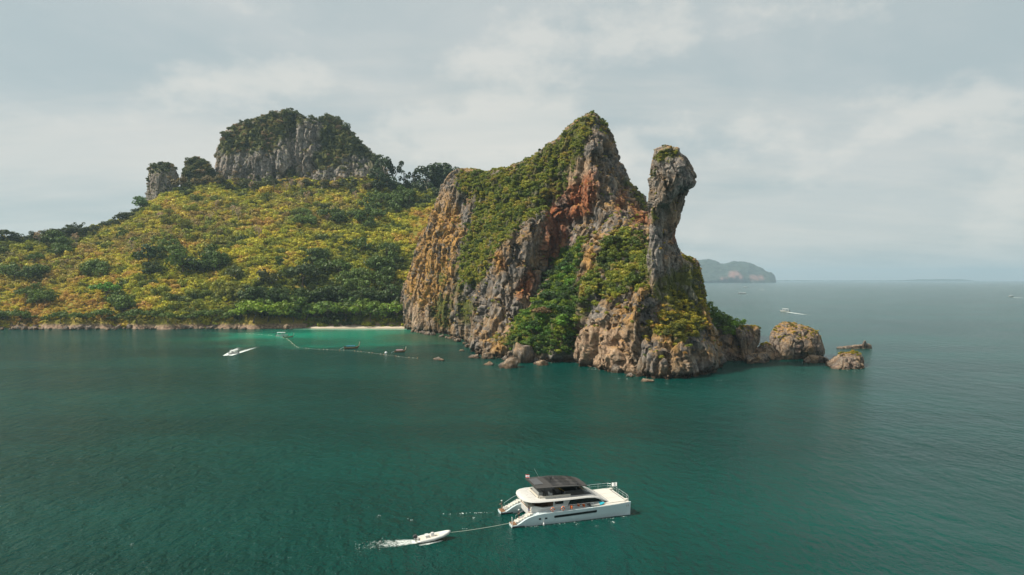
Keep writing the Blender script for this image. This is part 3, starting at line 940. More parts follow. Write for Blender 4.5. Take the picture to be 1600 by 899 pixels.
# beach strip at the head of the bay
m, t, b = newmat('sand')
geo = t.n('ShaderNodeNewGeometry').outputs['Position']
ns = t.noise(geo, 1.2, 6, 0.6)
zz_ = t.n('ShaderNodeSeparateXYZ', i={0: geo}).outputs[2]
c = t.ramp(ns, [(0.3, (0.44, 0.37, 0.28)), (0.6, (0.58, 0.50, 0.40))])
c = t.mix(t.maprange(t.math('ADD', zz_, t.math('MULTIPLY', ns, 0.4)), 0.15, 0.75, 1.0, 0.0), c, (0.33, 0.26, 0.18))
t.put(b.inputs['Base Color'], c)
b.inputs['Roughness'].default_value = 0.95
aa = np.linspace(455, 668, 90)
rows = []
for k, w in enumerate(np.linspace(-9, 16, 14)):
    yy = np.interp(aa, HSH, HSY) + w - 3
    x = (aa - CX) / F * yy
    taper = np.clip(np.minimum((aa - 455) / 40, (668 - aa) / 14), 0, 1)
    z = np.where(w < 0, -1.2 + 1.45 * (w + 9) / 9, 0.25 + w * 0.11) * taper + (1 - taper) * -1.2
    z = z + perlin(np.stack([x / 6, yy / 6, 0 * x], 1)) * 0.18
    rows.append(np.stack([x, yy, z], 1))
VB = np.concatenate(rows)
ib = np.arange(len(VB)).reshape(14, 90)
QB = np.stack([ib[:-1, :-1], ib[:-1, 1:], ib[1:, 1:], ib[1:, :-1]], -1).reshape(-1, 4)
tag(link('beach', mesh_np('beach', VB, QB, m, True)), 'narrow pale sand beach at the head of the bay', kind='structure')

# ground cover on the hill
rh = np.random.RandomState(33)
tt = np.interp(CX + F * V6[:, 0] / V6[:, 1], HA, HYR)
ts = np.interp(CX + F * V6[:, 0] / V6[:, 1], HSH, HSY)
tv = (V6[:, 1] - ts) / (tt - ts)
av = CX + F * V6[:, 0] / V6[:, 1]
wv = ((tv > 0.03) & (tv < 1.10) & (av > -210) & (av < 735)).astype(np.float32)
p, vi = pick_faces(V6, Q6, wv, 25500, rh)
ppx, ppy = proj(p[:, 0], p[:, 1], p[:, 2])
f1 = fbm(p / 48, 4, 0.55, 3.0)
f2 = fbm(p / 17, 3, 0.6, 60.0)
tp = np.interp(np.arange(len(p)), np.arange(len(p)), tv[vi])
HILLC = [(0.0, (0.045, 0.070, 0.018)), (0.22, (0.13, 0.165, 0.03)), (0.42, (0.29, 0.305, 0.036)), (0.62, (0.52, 0.475, 0.05)), (0.82, (0.55, 0.39, 0.075)), (1.0, (0.50, 0.30, 0.095))]
yellow = poly_w([[(250, 330), (420, 320), (560, 340), (640, 330), (650, 420), (560, 440), (420, 430), (330, 450), (260, 400)],
                 [(100, 380), (230, 350), (300, 380), (240, 440), (130, 440)], [(210, 450), (330, 440), (420, 470), (330, 490), (220, 480)]], ppx.astype(np.float32), ppy.astype(np.float32), 40)
goldz = poly_w([[(640, 400), (665, 330), (700, 310), (720, 420), (680, 520), (625, 520)], [(-60, 440), (120, 440), (240, 470), (240, 512), (-60, 512)], [(640, 340), (690, 315), (690, 400), (640, 430)]], ppx.astype(np.float32), ppy.astype(np.float32), 25)
darkz = poly_w([[(380, 450), (500, 445), (630, 440), (632, 512), (360, 512)], [(-60, 380), (90, 360), (180, 340), (215, 330), (200, 345), (110, 380), (60, 400), (-60, 410)],
                [(590, 270), (700, 290), (640, 340), (600, 330)], [(440, 400), (520, 420), (500, 470), (430, 460)], [(590, 400), (640, 400), (635, 500), (590, 490)]], ppx.astype(np.float32), ppy.astype(np.float32), 25)
brownz = poly_w([[(-60, 400), (60, 400), (200, 350), (240, 340), (330, 310), (420, 330), (330, 380), (200, 400), (100, 440), (-60, 450)], [(430, 300), (560, 310), (520, 360), (430, 350)]], ppx.astype(np.float32), ppy.astype(np.float32), 30)
ff = np.clip(0.49 + 0.66 * f1 + 0.66 * f2 + 0.10 * yellow + 0.33 * goldz - 0.36 * darkz + rh.normal(size=len(p)) * 0.065, 0, 1)
hc = lerp_cols(ff, HILLC)
br = np.clip(brownz * (0.55 + 1.5 * fbm(p / 14, 3, 0.6, 90.0)), 0, 0.9)[:, None]
hc = hc * (1 - br) + np.array((0.30, 0.21, 0.095)) * br
bigb = (rh.rand(len(p)) < 0.028) & (goldz < 0.5)
ff = np.where(bigb, np.clip(ff - 0.24 * rh.rand(len(p)), 0.03, 1), ff)
hc = np.where(bigb[:, None], lerp_cols(ff, HILLC), hc)
s = np.where(bigb, 3.6 + 3.4 * rh.rand(len(p)), 1.5 + 3.6 * rh.rand(len(p)) ** 3.4) * (1 - 0.3 * goldz)
pick = rh.randint(0, NTUFT, len(p))
pick[rh.rand(len(p)) < 0.18] = NTUFT
tag_ = scatter('undergrowth', 'yellow green bamboo scrub and brush covering the hill', p + np.array((0, 0, 0.2)), np.stack([s, s, s * (0.7 + 0.75 * rh.rand(len(p)))], 1), pick, hc, rh)
log('hill cover')

# ------------------------------------------------------------------ trees, each one a trunk and a crown
rt = np.random.RandomState(77)
def crown_mesh(kind, seed):
    r = np.random.RandomState(seed)
    L = []
    if kind == 'round':
        L = [(0, 0, 0.60, 0.26)]
        for k in range(11):
            a, h = r.rand() * 6.28, r.rand()
            R_ = 0.34 * math.sin(math.pi * (0.18 + 0.72 * h)) * (0.8 + 0.4 * r.rand())
            L.append((R_ * math.cos(a), R_ * math.sin(a), 0.32 + 0.56 * h, 0.13 + 0.09 * r.rand()))
        n, leaf = 620, 0.052
    elif kind == 'spread':
        for k in range(12):
            a = k * 2.4
            R_ = 0.52 * math.sqrt((k + 0.4) / 12)
            L.append((R_ * math.cos(a), R_ * math.sin(a), 0.72 - 0.45 * R_ + 0.14 * r.rand(), 0.13 + 0.08 * r.rand()))
        n, leaf = 620, 0.055
    elif kind == 'tall':
        for k in range(10):
            h = k / 9
            a = r.rand() * 6.28
            R_ = 0.10 * r.rand() + 0.04
            L.append((R_ * math.cos(a), R_ * math.sin(a), 0.36 + 0.56 * h, 0.085 + 0.06 * r.rand()))
        n, leaf = 480, 0.040
    elif kind == 'open':
        for k in range(9):
            a = k * 2.4 + r.rand()
            R_ = 0.12 + 0.22 * r.rand()
            L.append((R_ * math.cos(a), R_ * math.sin(a), 0.55 + 0.38 * r.rand(), 0.08 + 0.06 * r.rand()))
        n, leaf = 330, 0.046
    elif kind == 'bare':
        for k in range(8):
            a = k * 2.4
            R_ = 0.10 + 0.2 * r.rand()
            L.append((R_ * math.cos(a), R_ * math.sin(a), 0.62 + 0.3 * r.rand(), 0.10 + 0.06 * r.rand()))
        n, leaf = 120, 0.040
    v, q, rv = leaf_cloud(r, L, n, leaf, flat=0.8)
    return mesh_np('crown', v, q, LEAF_O, False, face_attrs={'rnd': rv}), L
def trunk_mesh(L, seed, mat, th=0.028):
    r = np.random.RandomState(seed)
    g = G()
    top = max(l[2] for l in L) * 0.88
    bend = [(0.02 * r.randn() * k, 0.02 * r.randn() * k, -0.06 + (top + 0.06) * k / 4) for k in range(5)]
    g.tube(bend, [th * 1.35, th, th * 0.8, th * 0.55, th * 0.25], 6)
    for l in L[1:7]:
        st = bend[2] if l[2] > bend[2][2] else bend[1]
        mid = ((st[0] + l[0]) * 0.5, (st[1] + l[1]) * 0.5, (st[2] + l[2]) * 0.5 + 0.02)
        g.tube([st, mid, (l[0], l[1], l[2])], [th * 0.5, th * 0.32, th * 0.12], 5)
    return g.mesh('trunk', mat, True)
TREES = {}
for kind, cnt in (('round', 4), ('spread', 4), ('tall', 3), ('open', 3), ('bare', 2)):
    TREES[kind] = []
    for k in range(cnt):
        cm, L = crown_mesh(kind, 100 + 17 * k + len(kind))
        TREES[kind].append((trunk_mesh(L, k, BARK_PALE if kind in ('bare', 'tall', 'open') else BARK, 0.02 if kind in ('bare', 'tall') else 0.028), cm))
NTREE = [0]
def tree(loc, h, kind, tint, label, group=None, wide=1.0, name=None):
    tm, cm = TREES[kind][rt.randint(len(TREES[kind]))]
    o = thing(name or 'tree', label, 'tree', tuple(float(x) for x in loc), rt.rand() * 6.28, group, (h * wide, h * wide, h))
    link('trunk', tm, o)
    c = link('crown', cm, o)
    v = 1.1 + 0.4 * rt.rand()
    c.color = (tint[0] * v, tint[1] * v, tint[2] * v, 1)
    NTREE[0] += 1
    return o
YS = np.linspace(545, 900, 500)
def on_hill(px, py):
    """where the view through a pixel meets the hill"""
    pts = np.stack([P(px, py, y) for y in YS])
    h = hill_h(pts[:, 0], pts[:, 1])
    k = np.nonzero(h > pts[:, 2])[0]
    if len(k) == 0:
        i = int(np.argmax(h - pts[:, 2]))
    else:
        i = int(k[0])
    return np.array((pts[i, 0], pts[i, 1], h[i] - 0.4))

ORD = ('first second third fourth fifth sixth seventh eighth ninth tenth eleventh twelfth thirteenth fourteenth fifteenth sixteenth seventeenth eighteenth nineteenth twentieth '
       'twenty-first twenty-second twenty-third twenty-fourth twenty-fifth twenty-sixth twenty-seventh twenty-eighth twenty-ninth thirtieth').split()
DK, MD, BR, OL = (0.062, 0.096, 0.02), (0.085, 0.125, 0.026), (0.13, 0.21, 0.026), (0.17, 0.175, 0.03)
tree(on_hill(565, 398), 17, 'round', DK, 'lone dark round tree high on the yellow slope below the crag', wide=1.2)
tree(on_hill(165, 468), 17, 'spread', (0.075, 0.165, 0.022), 'bright green spreading tree low on the hillside above the rocky shore', wide=1.3)
tree(on_hill(182, 482), 16, 'round', DK, 'dark tree directly below the bright green spreading tree', wide=1.2)
tree(on_hill(285, 432), 25, 'round', DK, 'largest dark round tree in the middle of the yellow hillside', wide=1.25)
tree(on_hill(305, 430), 17, 'round', (0.035, 0.055, 0.02), 'dark tree touching the right side of the largest hillside tree', wide=1.1)
tree(on_hill(232, 418), 22, 'round', (0.033, 0.055, 0.018), 'dark tree left of the largest hillside tree', wide=1.2)
tree(on_hill(238, 436), 17, 'round', (0.04, 0.06, 0.02), 'dark tree just below the dark tree left of the largest one', wide=1.2)
tree(on_hill(367, 440), 15, 'round', (0.07, 0.085, 0.03), 'grey green dome shaped tree right of the dark hillside trees', wide=1.25)
tree(on_hill(474, 450), 25, 'spread', (0.035, 0.05, 0.018), 'big dark spreading tree above the middle of the beach grove', wide=1.1)
tree(on_hill(421, 452), 19, 'round', (0.055, 0.065, 0.025), 'olive dome tree above the left end of the beach grove', wide=1.2)
tree(on_hill(437, 421), 13, 'tall', (0.06, 0.11, 0.025), 'small upright green tree above the olive dome tree', wide=1.5)
tree(on_hill(222, 330), 17, 'round', (0.075, 0.135, 0.05), 'fresh green bush tree at the foot of the square rock stack', wide=1.4)
# clusters of dark trees
CLUMP = ('high on the slope at the far left', 'at the left edge of the frame', 'above the rocky shore at the far left', 'by the left shore right of the bright tree', 'right of the largest hillside tree', 'above the beach grove',
         'close under the gold cliff', 'above the beach grove at right', 'above the largest hillside tree', 'below the middle of the crag', 'below the right end of the crag', 'under the groove in the crag',
         'below the square rock stack', 'below the hilltop thicket', 'above the left end of the beach grove', 'uphill of the bright green tree')
for ci, (cx, cy, n, sx, sy, h0, h1, tint) in enumerate(((100, 402, 7, 30, 10, 12, 17, DK), (30, 440, 6, 30, 8, 12, 17, DK), (60, 478, 6, 25, 10, 11, 16, MD), (200, 492, 5, 25, 6, 11, 15, MD), (330, 425, 8, 22, 10, 12, 19, DK),
                                        (500, 425, 6, 20, 12, 12, 18, DK), (600, 440, 9, 18, 22, 13, 20, DK), (560, 455, 9, 35, 8, 12, 17, MD), (260, 400, 5, 25, 10, 10, 15, MD), (530, 345, 7, 30, 10, 10, 15, DK),
                                        (590, 345, 8, 22, 12, 11, 17, DK), (460, 350, 5, 30, 12, 10, 14, MD), (280, 350, 5, 20, 12, 9, 13, OL), (620, 320, 8, 20, 10, 12, 18, DK), (360, 470, 5, 25, 8, 10, 14, OL), (140, 430, 6, 30, 12, 10, 15, MD))):
    for k in range(n):
        q = on_hill(cx + rt.randn() * sx * 0.7, cy + rt.randn() * sy * 0.7)
        tree(q, 1.15 * (h0 + (h1 - h0) * rt.rand()), rt.choice(['round', 'round', 'spread']), tint, 'dark green tree in the loose clump ' + CLUMP[ci], 'dark trees ' + CLUMP[ci], 0.8 + 0.3 * rt.rand())
# silhouettes along the left ridge
for k, px in enumerate(np.linspace(-20, 214, 30)):
    px = px + rt.uniform(-3, 3)
    yy = float(np.interp(px, HA, HYR)) - 6 * rt.rand()
    x = (px - CX) / F * yy
    z = float(hill_h(np.array([x]), np.array([yy]))[0])
    tree((x, yy, z - 0.5), 8 + 6 * rt.rand(), rt.choice(['round', 'spread', 'open']), (0.05, 0.065, 0.03), ORD[k] + ' dark tree from the left along the skyline of the left ridge', 'trees along the left ridge', 1.0 + 0.4 * rt.rand())
# row behind the beach
for k, px in enumerate(np.linspace(376, 628, 26)):
    q = on_hill(px + rt.uniform(-3, 3), 504 - 7 * (k % 2))
    lt = rt.rand()
    tint = (0.055 + 0.09 * lt, 0.095 + 0.11 * lt, 0.02)
    tree(q, 13 + 7 * rt.rand(), 'spread' if rt.rand() < 0.7 else 'round', tint, ORD[k] + ' spreading green tree from the left in the row behind the beach', 'trees behind the beach', 1.0 + 0.25 * rt.rand())
for k, px in enumerate(np.linspace(395, 622, 20)):
    q = on_hill(px + rt.uniform(-4, 4), 484 - 8 * rt.rand())
    tree(q, 13 + 6 * rt.rand(), 'round', (0.04, 0.065, 0.018), ORD[k] + ' darker tree from the left in the second row above the beach', 'second row of trees above the beach', 1.05 + 0.25 * rt.rand())
# bushy trees along the rocky shore at the left
for k, px in enumerate((-12, 4, 12, 30, 45, 60, 72, 95, 118, 135, 160, 175, 190, 202, 214, 240, 262, 285, 300, 318, 338, 352, 366)):
    q = on_hill(px, 506 - 4 * rt.rand())
    tree(q, 6 + 8 * rt.rand(), 'spread', (0.07, 0.105, 0.022), ORD[k] + ' low green tree from the left along the rocky left shore', 'trees along the rocky shore', 1.15)
# tall dark trees on the hilltop right of the crag
def ridge_tree(px, top, h, kind, tint, label, group=None, wide=1.0, Y=800):
    q = P(px, top, Y)
    tree((q[0], q[1], q[2] - h), h, kind, tint, label, group, wide)
ridge_tree(603, 239, 42, 'open', (0.03, 0.045, 0.022), 'tallest dark tree beside the right foot of the crag', wide=0.9)
ridge_tree(617, 252, 34, 'open', (0.03, 0.045, 0.022), 'second tall dark tree right of the crag, a little shorter', wide=0.75)
ridge_tree(649, 264, 32, 'tall', (0.028, 0.04, 0.02), 'slim columnar vine covered tree between crag and headland', wide=0.8)
ridge_tree(668, 257, 40, 'tall', (0.028, 0.042, 0.02), 'broad vine covered column tree left of the headland edge', wide=1.2, Y=770)
ridge_tree(632, 268, 24, 'open', (0.035, 0.05, 0.022), 'short open crowned tree left of the slim columnar tree', wide=0.8)
ridge_tree(640, 280, 20, 'round', (0.045, 0.06, 0.022), 'round tree under the slim columnar tree on the hilltop', wide=0.9)
for px, top, h in ((590, 262, 22), (597, 275, 18), (612, 275, 18), (626, 284, 17), (657, 280, 18), (678, 256, 26), (688, 253, 28), (697, 256, 26), (683, 272, 24), (706, 258, 24), (670, 285, 20), (655, 296, 18), (690, 270, 24)):
    ridge_tree(px, top, h, 'round', (0.035, 0.055, 0.024), 'dark hilltop tree in the thicket between crag and headland', 'hilltop thicket right of the crag', 0.9 + 0.3 * rt.rand(), 780)
# shrubs breaking the outline of the crag
for px, top, h, Y in ((352, 205, 10, 852), (366, 196, 9, 854), (388, 186, 11, 856), (408, 182, 9, 857), (430, 173, 11, 858), (448, 169, 12, 858), (462, 172, 9, 858), (486, 179, 8, 850), (503, 182, 13, 855), (514, 176, 12, 856), (527, 181, 10, 856), (541, 192, 11, 855), (556, 212, 12, 852), (571, 226, 13, 850), (586, 240, 15, 846), (596, 252, 16, 843), (240, 254, 9, 806), (262, 253, 9, 806), (300, 243, 12, 832), (316, 248, 10, 832)):
    ridge_tree(px, top, h, 'round', (0.06, 0.075, 0.026), 'dark shrub rooted on the skyline of the crag', 'shrubs on the crag skyline', 1.0 + 0.5 * rt.rand(), Y + 6)
# foot of the crag
for k, px in enumerate(np.linspace(285, 585, 30)):
    q = on_hill(px + rt.uniform(-4, 4), 291 + 10 * rt.rand())
    kd = rt.choice(['round', 'round', 'open'])
    tree(q, 10 + 7 * rt.rand(), kd, [(0.045, 0.055, 0.02), (0.075, 0.085, 0.025), (0.13, 0.10, 0.045)][rt.randint(3)], ORD[k] + ' olive tree from the left along the foot of the crag', 'trees at the foot of the crag', 1.0 + 0.3 * rt.rand())
# leafless pale trees in the scrub
for px, py in ((364, 340), (372, 348), (448, 306), (456, 300), (470, 305), (392, 305), (330, 352), (512, 352), (520, 340), (400, 372), (405, 378), (338, 330), (250, 352), (480, 320), (555, 322), (118, 388), (205, 400), (60, 388)):
    tree(on_hill(px, py), 12 + 6 * rt.rand(), 'bare', (0.30, 0.21, 0.15), 'leafless pale trunked tree standing in the hillside scrub', 'bare pale trees on the hill', 0.8)

# trees on the headland: rays from the camera meet the rock
from mathutils.bvhtree import BVHTree
bv = BVHTree.FromPolygons([tuple(v) for v in V], [tuple(int(i) for i in q) for q in Q])
def on_rock(px, py):
    d = Vector(P(px, py, 300)) - Vector((0, 0, CAMH))
    hit = bv.ray_cast(Vector((0, 0, CAMH)), d.normalized())
    return None if hit[0] is None else np.array(hit[0])
def rock_trees(spots, h0, h1, tints, label, group, kinds=('round', 'spread'), words=('', '')):
    for px, py in spots:
        q = on_rock(px, py)
        if q is None: continue
        h = h0 + (h1 - h0) * rt.rand()
        ti = rt.randint(len(tints))
        tree(q + np.array((0, 0.6, -0.35 * h)), h, rt.choice(kinds), tints[ti], (words[ti] + ' ' + label).strip(), group, 1.0 + 0.3 * rt.rand())
gp = [(862, 432), (880, 420), (893, 404), (874, 452), (893, 445), (860, 468), (884, 470), (843, 478), (866, 488), (892, 490), (826, 496), (846, 500), (876, 508), (818, 516), (838, 518), (858, 524), (884, 530), (905, 392), (880, 436), (895, 425), (856, 452), (836, 508)]
rock_trees(gp, 5.5, 9, [(0.05, 0.115, 0.016), (0.035, 0.075, 0.016), (0.085, 0.17, 0.018), (0.03, 0.055, 0.016)], 'tree crowding the gully between the headland cliffs', 'trees in the gully', words=('mid green', 'dark green', 'bright yellow green', 'very dark'))
fp = [(948, 384), (962, 376), (978, 374), (990, 382), (1002, 392), (1008, 408), (992, 404), (975, 398), (958, 402), (940, 410), (930, 436), (952, 424), (970, 420), (986, 424), (1000, 430), (990, 444), (968, 442), (948, 446), (922, 460), (912, 476), (935, 458)]
rock_trees(fp, 4, 7, [(0.06, 0.09, 0.018), (0.11, 0.135, 0.02), (0.19, 0.19, 0.025), (0.045, 0.065, 0.018)], 'bushy tree on the ledge left of the pillar foot', 'trees on the ledge beside the pillar', words=('green', 'light green', 'yellow green', 'dark green'))
dp = [(1082, 415), (1088, 430), (1078, 428), (1092, 452), (1085, 470), (1060, 462), (1072, 480), (1090, 490), (1055, 495), (1075, 505), (1040, 505), (1060, 515), (1096, 505)]
rock_trees(dp, 2.6, 4.6, [(0.09, 0.10, 0.02), (0.20, 0.185, 0.02), (0.05, 0.07, 0.018)], 'bush on the rounded rock below the pillar', 'bushes on the rock below the pillar', words=('olive', 'bright yellow', 'dark green'))
q = on_rock(846, 494)
tree(q + np.array((0, -1.0, -1.5)), 7, 'spread', (0.14, 0.09, 0.045), 'dry brown tree amid the green trees of the gully', wide=1.3)
tp_ = [(745, 275), (765, 272), (790, 268), (812, 258), (838, 246), (862, 228), (884, 208), (900, 196), (915, 184), (716, 272), (730, 268)]
rock_trees([(x, y + 5) for x, y in tp_], 3.0, 5, [(0.06, 0.075, 0.02), (0.10, 0.105, 0.025)], 'dark shrub breaking the skyline of the headland ridge', 'shrubs along the headland skyline')
log('trees %d' % NTREE[0])

# ------------------------------------------------------------------ boulders
ICO = {}
def boulder_mesh(seed):
    bm = bmesh.new()
    bmesh.ops.create_icosphere(bm, subdivisions=4, radius=1.0)
    v = np.array([x.co[:] for x in bm.verts], np.float32)
    r = np.random.RandomState(seed)
    # split planes cut flat faces, then joints and pits
    for k in range(13):
        d = r.normal(size=3)
        d /= np.linalg.norm(d)
        s = v @ d
        lim = 0.50 + 0.30 * r.rand()
        v = v - np.maximum(s - lim, 0)[:, None] * d * 0.95
    n = v / np.linalg.norm(v, axis=1, keepdims=True)
    f1, f2, rv = worley(v * np.array((2.2, 2.2, 3.0)) + seed * 7.7)
    d = (rv - 0.5) * 0.20 - (1 - smooth(f2 - f1, 0, 0.12)) * 0.10 + fbm(v * 3 + seed, 4, 0.6) * 0.13
    v = v + n * d[:, None]
    for x, c in zip(bm.verts, v):
        x.co = c
    me = bpy.data.meshes.new('boulder')
    bm.to_mesh(me)
    bm.free()
    me.shade_smooth()
    at = me.attributes.new('mask', 'FLOAT_COLOR', 'POINT')
    mk = np.zeros((len(v), 4), np.float32)
    mk[:, 2] = smooth(fbm(v * 2 + seed * 5, 3), 0.0, 0.3) * 0.5
    mk[:, 3] = smooth(-v[:, 2], -0.35, 0.02) * 0.9
    at.data.foreach_set('color', mk.ravel())
    me.materials.append(BOULDER)
    return me
BM = [boulder_mesh(s) for s in range(8)]
rb = np.random.RandomState(3)
def boulder(px, py, w, label, group=None, h=None, d=None, name='boulder', dz=0.0, k=None):
    """px, py: middle of its waterline; w, h, d in metres"""
    q = Pz(px, py, 0)
    h = h or w * 0.5
    d = d or w * 0.8
    me = BM[rb.randint(8) if k is None else k]
    o = link(name, me, None, (q[0], q[1] + d * 0.35, h * 0.12 + dz), (0, 0, rb.rand() * 6.28 if k is None else 0), (w / 1.75, d / 1.75, h / 0.95))
    return tag(o, label, 'rock', group)
boulder(795, 576, 11, 'dark pointed boulder standing apart in the water before the gully', h=4.6)
boulder(765, 571, 6.2, 'low tan boulder awash left of the dark pointed one', h=1.6)
boulder(847, 571, 9.5, 'pale brown boulder in front of the gully rocks', h=2.6)
boulder(683, 563, 6.5, 'brown reef rock breaking the surface off the gold cliff', h=1.5)
boulder(690, 564, 3.2, 'small dark rock touching the brown reef rock', h=1.2)
boulder(722, 549, 3.0, 'tiny pale rock between the reef rock and the cliff foot', h=0.9)
boulder(742, 560, 7.0, 'brown boulder at the left end of the gully rocks', h=2.2)
boulder(760, 561, 6.5, 'rounded grey boulder second from the left end of the gully rocks', h=3.2)
boulder(778, 557, 5.0, 'small tan boulder low in the gap beside the gully shelf', h=1.5)
boulder(820, 566, 19, 'largest fractured grey boulder below the gully', h=9.0, d=12)
boulder(838, 560, 8, 'dark rounded boulder beside the largest gully boulder', h=5)
boulder(868, 560, 10, 'flat brown boulder right of the gully boulders', h=4)
boulder(885, 556, 6, 'small boulder at the foot of the green gully trees', h=3)
boulder(935, 573, 5, 'grey boulder below the tan cliff right of the gully', h=2.6)
boulder(945, 577, 4.5, 'tan boulder next to a white splash under the tan cliff', h=2.2)
boulder(965, 583, 6, 'rounded tan boulder under the notch in the headland', h=3.6)
boulder(985, 589, 4, 'low brown rock at the nearest corner of the headland', h=1.4)
boulder(1012, 597, 5, 'low brown ledge rock at the tip of the headland', h=1.3)
boulder(955, 573, 6.5, 'tan block leaning on the cliff beside the headland notch', h=4.5)
for k in range(26):
    px = 780 + 118 * rb.rand()
    boulder(px, float(np.interp(px, [780, 800, 850, 890, 900], [563, 567, 566, 560, 560])) - 3 * rb.rand(), 2 + 3.2 * rb.rand(), 'broken rock in the rubble along the gully shore', 'broken rocks along the gully shore')
for k in range(22):
    px = 645 + 100 * rb.rand()
    boulder(px, float(np.interp(px, [640, 660, 700, 720, 745], [518, 521, 528, 535, 551])) + 1.5 * rb.rand(), 2.0 + 3.5 * rb.rand(), 'rock along the foot of the gold cliff', 'rocks at the foot of the gold cliff')
for k in range(90):
    px = -20 + 480 * rb.rand()
    boulder(px, 513.5 + 1.6 * rb.rand() + (1.0 if px < 180 else 0), 2.2 + 6.0 * rb.rand() ** 2.5, 'pale rock along the left shore below the scrub', 'pale rocks along the left shore')
boulder(358, 511, 11, 'large grey boulder on the left shore, biggest of the shore rocks', h=4.2)

# rocks right of the headland, carved from their outlines
def rock_mass(name, label, masses, box, vox, amp=0.45, pal=None, grassn=0, lipz=3.0, k=1.0, wet=0.8):
    v, q = solid(masses, box, vox, k)
    v, q = subdivide(v, q)
    v, n = rock_shape(v, q, amp=amp, flute=0.25, sc=0.5)
    lp = smooth(n[:, 2], 0.45, 0.8) * smooth(v[:, 2], lipz, lipz + 2)
    mk = np.stack([smooth(fbm(v / 5, 3), 0.15, 0.4) * 0.2, lp * 0.7, 0 * lp + 0.2, smooth(-v[:, 2] + fbm(v / 2, 3) * 0.5, -0.9, -0.1) * wet], 1)
    o = tag(link(name, mesh_np(name, v, q, BOULDER, True, attrs={'mask': mk})), label, 'rock')
    if grassn:
        c = cover(lp * np.clip(0.9 - n[:, 1] * 0.2, 0.1, 1) + 1e-6, grassn, OLIVE, 0.35, 1.0, '', '', 4, 0.15, V=v, Q=q, N=n, tufts=0.5)
        g_ = scatter('grass', None, *c, rg)
        g_.parent = o
    return o
bank = Mass([(1085, 600), (1085, 470), (1100, 478), (1115, 496), (1132, 503), (1146, 515), (1158, 528), (1166, 545), (1180, 550), (1195, 556), (1205, 564), (1205, 600)],
            [(1100, 485, 346), (1120, 510, 340), (1150, 530, 338), (1120, 565, 332), (1160, 562, 333), (1200, 565, 336)], R=5, T=22)
rock_mass('rocky_bank', 'low rocky bank joining the headland to the big boulders', [bank], ((85, 135), (322, 378), (-3, 32)), 0.6, 0.55, grassn=120)
stack = Mass([(1150, 513), (1155, 509.5), (1170, 508), (1186, 510.5), (1189.5, 516), (1189, 530), (1186.5, 538), (1183, 547), (1178, 575), (1158, 575), (1156, 545), (1154, 536), (1151, 524)],
             [(1155, 520, 332), (1186, 520, 333), (1170, 515, 334), (1170, 528, 330), (1170, 545, 333), (1165, 565, 331)], R=3.5, T=12)
rock_mass('boulder', 'square topped boulder stack with grass cap beside the green bank', [stack], ((104, 126), (324, 352), (-3, 22)), 0.45, 0.4, grassn=90, lipz=12)
low = Mass([(1164, 575), (1165, 556), (1177, 551), (1197, 551), (1205, 560), (1203, 567), (1200, 575)], [(1175, 556, 327), (1195, 556, 328), (1185, 563, 325), (1205, 562, 329)], R=3, T=9)
rock_mass('boulder', 'dark sloping slab boulder below the square topped stack', [low], ((110, 130), (318, 342), (-3, 10)), 0.45, 0.4)
midb = Mass([(1172, 580), (1176, 545), (1186, 539), (1195, 535), (1205, 539), (1214, 548), (1222, 560), (1222, 580)], [(1195, 530, 343), (1205, 550, 340), (1215, 562, 338), (1195, 560, 338)], R=3.5, T=12)
rock_mass('boulder', 'brown rubble boulder in the gap between stack and biggest boulder', [midb], ((117, 140), (330, 362), (-3, 16)), 0.5, 0.4, grassn=40, lipz=6)
big = Mass([(1203, 526), (1206, 518), (1213, 510), (1219, 506), (1226, 504), (1240, 504.5), (1252, 509), (1264, 514), (1278, 519), (1283, 526), (1285.5, 537), (1288, 548), (1287, 556), (1276, 560), (1255, 562), (1240, 575), (1228, 575), (1212, 575), (1208, 556), (1204, 540)],
           [(1210, 520, 346), (1240, 510, 346), (1280, 525, 344), (1245, 525, 339), (1270, 540, 337), (1230, 545, 338), (1245, 560, 341), (1285, 550, 343)], R=6.5, T=22)
rock_mass('boulder', 'biggest rounded boulder with grass on top, right of the headland', [big], ((120, 165), (330, 374), (-3, 24)), 0.6, 0.36, grassn=260, lipz=8)
b1 = Mass([(1256, 575), (1256, 563), (1266, 557), (1280, 556), (1292, 560), (1297, 565), (1296, 575)], [(1260, 563, 325), (1275, 560, 324), (1295, 564, 328)], R=2.5, T=8)
rock_mass('boulder', 'low brown rock awash between the two grassy boulders', [b1], ((134, 158), (318, 340), (-3, 7)), 0.4, 0.35)
b2 = Mass([(1291, 586), (1293, 568), (1305, 559), (1314, 553), (1328, 550.5), (1340, 551), (1349, 558), (1351, 565), (1353, 574), (1350, 586)],
          [(1300, 568, 309), (1325, 553, 313), (1348, 560, 310), (1320, 568, 303), (1350, 574, 305)], R=4.5, T=13)
rock_mass('boulder', 'yellow capped tan boulder farthest right of the boulder chain', [b2], ((138, 172), (296, 330), (-3, 12)), 0.45, 0.4, grassn=90, lipz=4.5)
lg = Mass([(1306, 552), (1307, 542.5), (1320, 541), (1338, 539), (1356, 536.5), (1362, 539), (1364, 546), (1362, 552)], [(1310, 543, 398), (1340, 541, 393), (1360, 541, 391)], R=2.0, T=6)
kn = Mass([(1346.5, 541), (1348, 534), (1351, 531.5), (1354.5, 534), (1355, 541)], [(1350, 536, 393.5)], R=1.2, T=3.5)
rock_mass('rock', 'long flat tan rock with a small knob, alone in open water', [lg, kn], ((183, 216), (384, 408), (-3, 8)), 0.4, 0.2, k=0.6, wet=0.1)
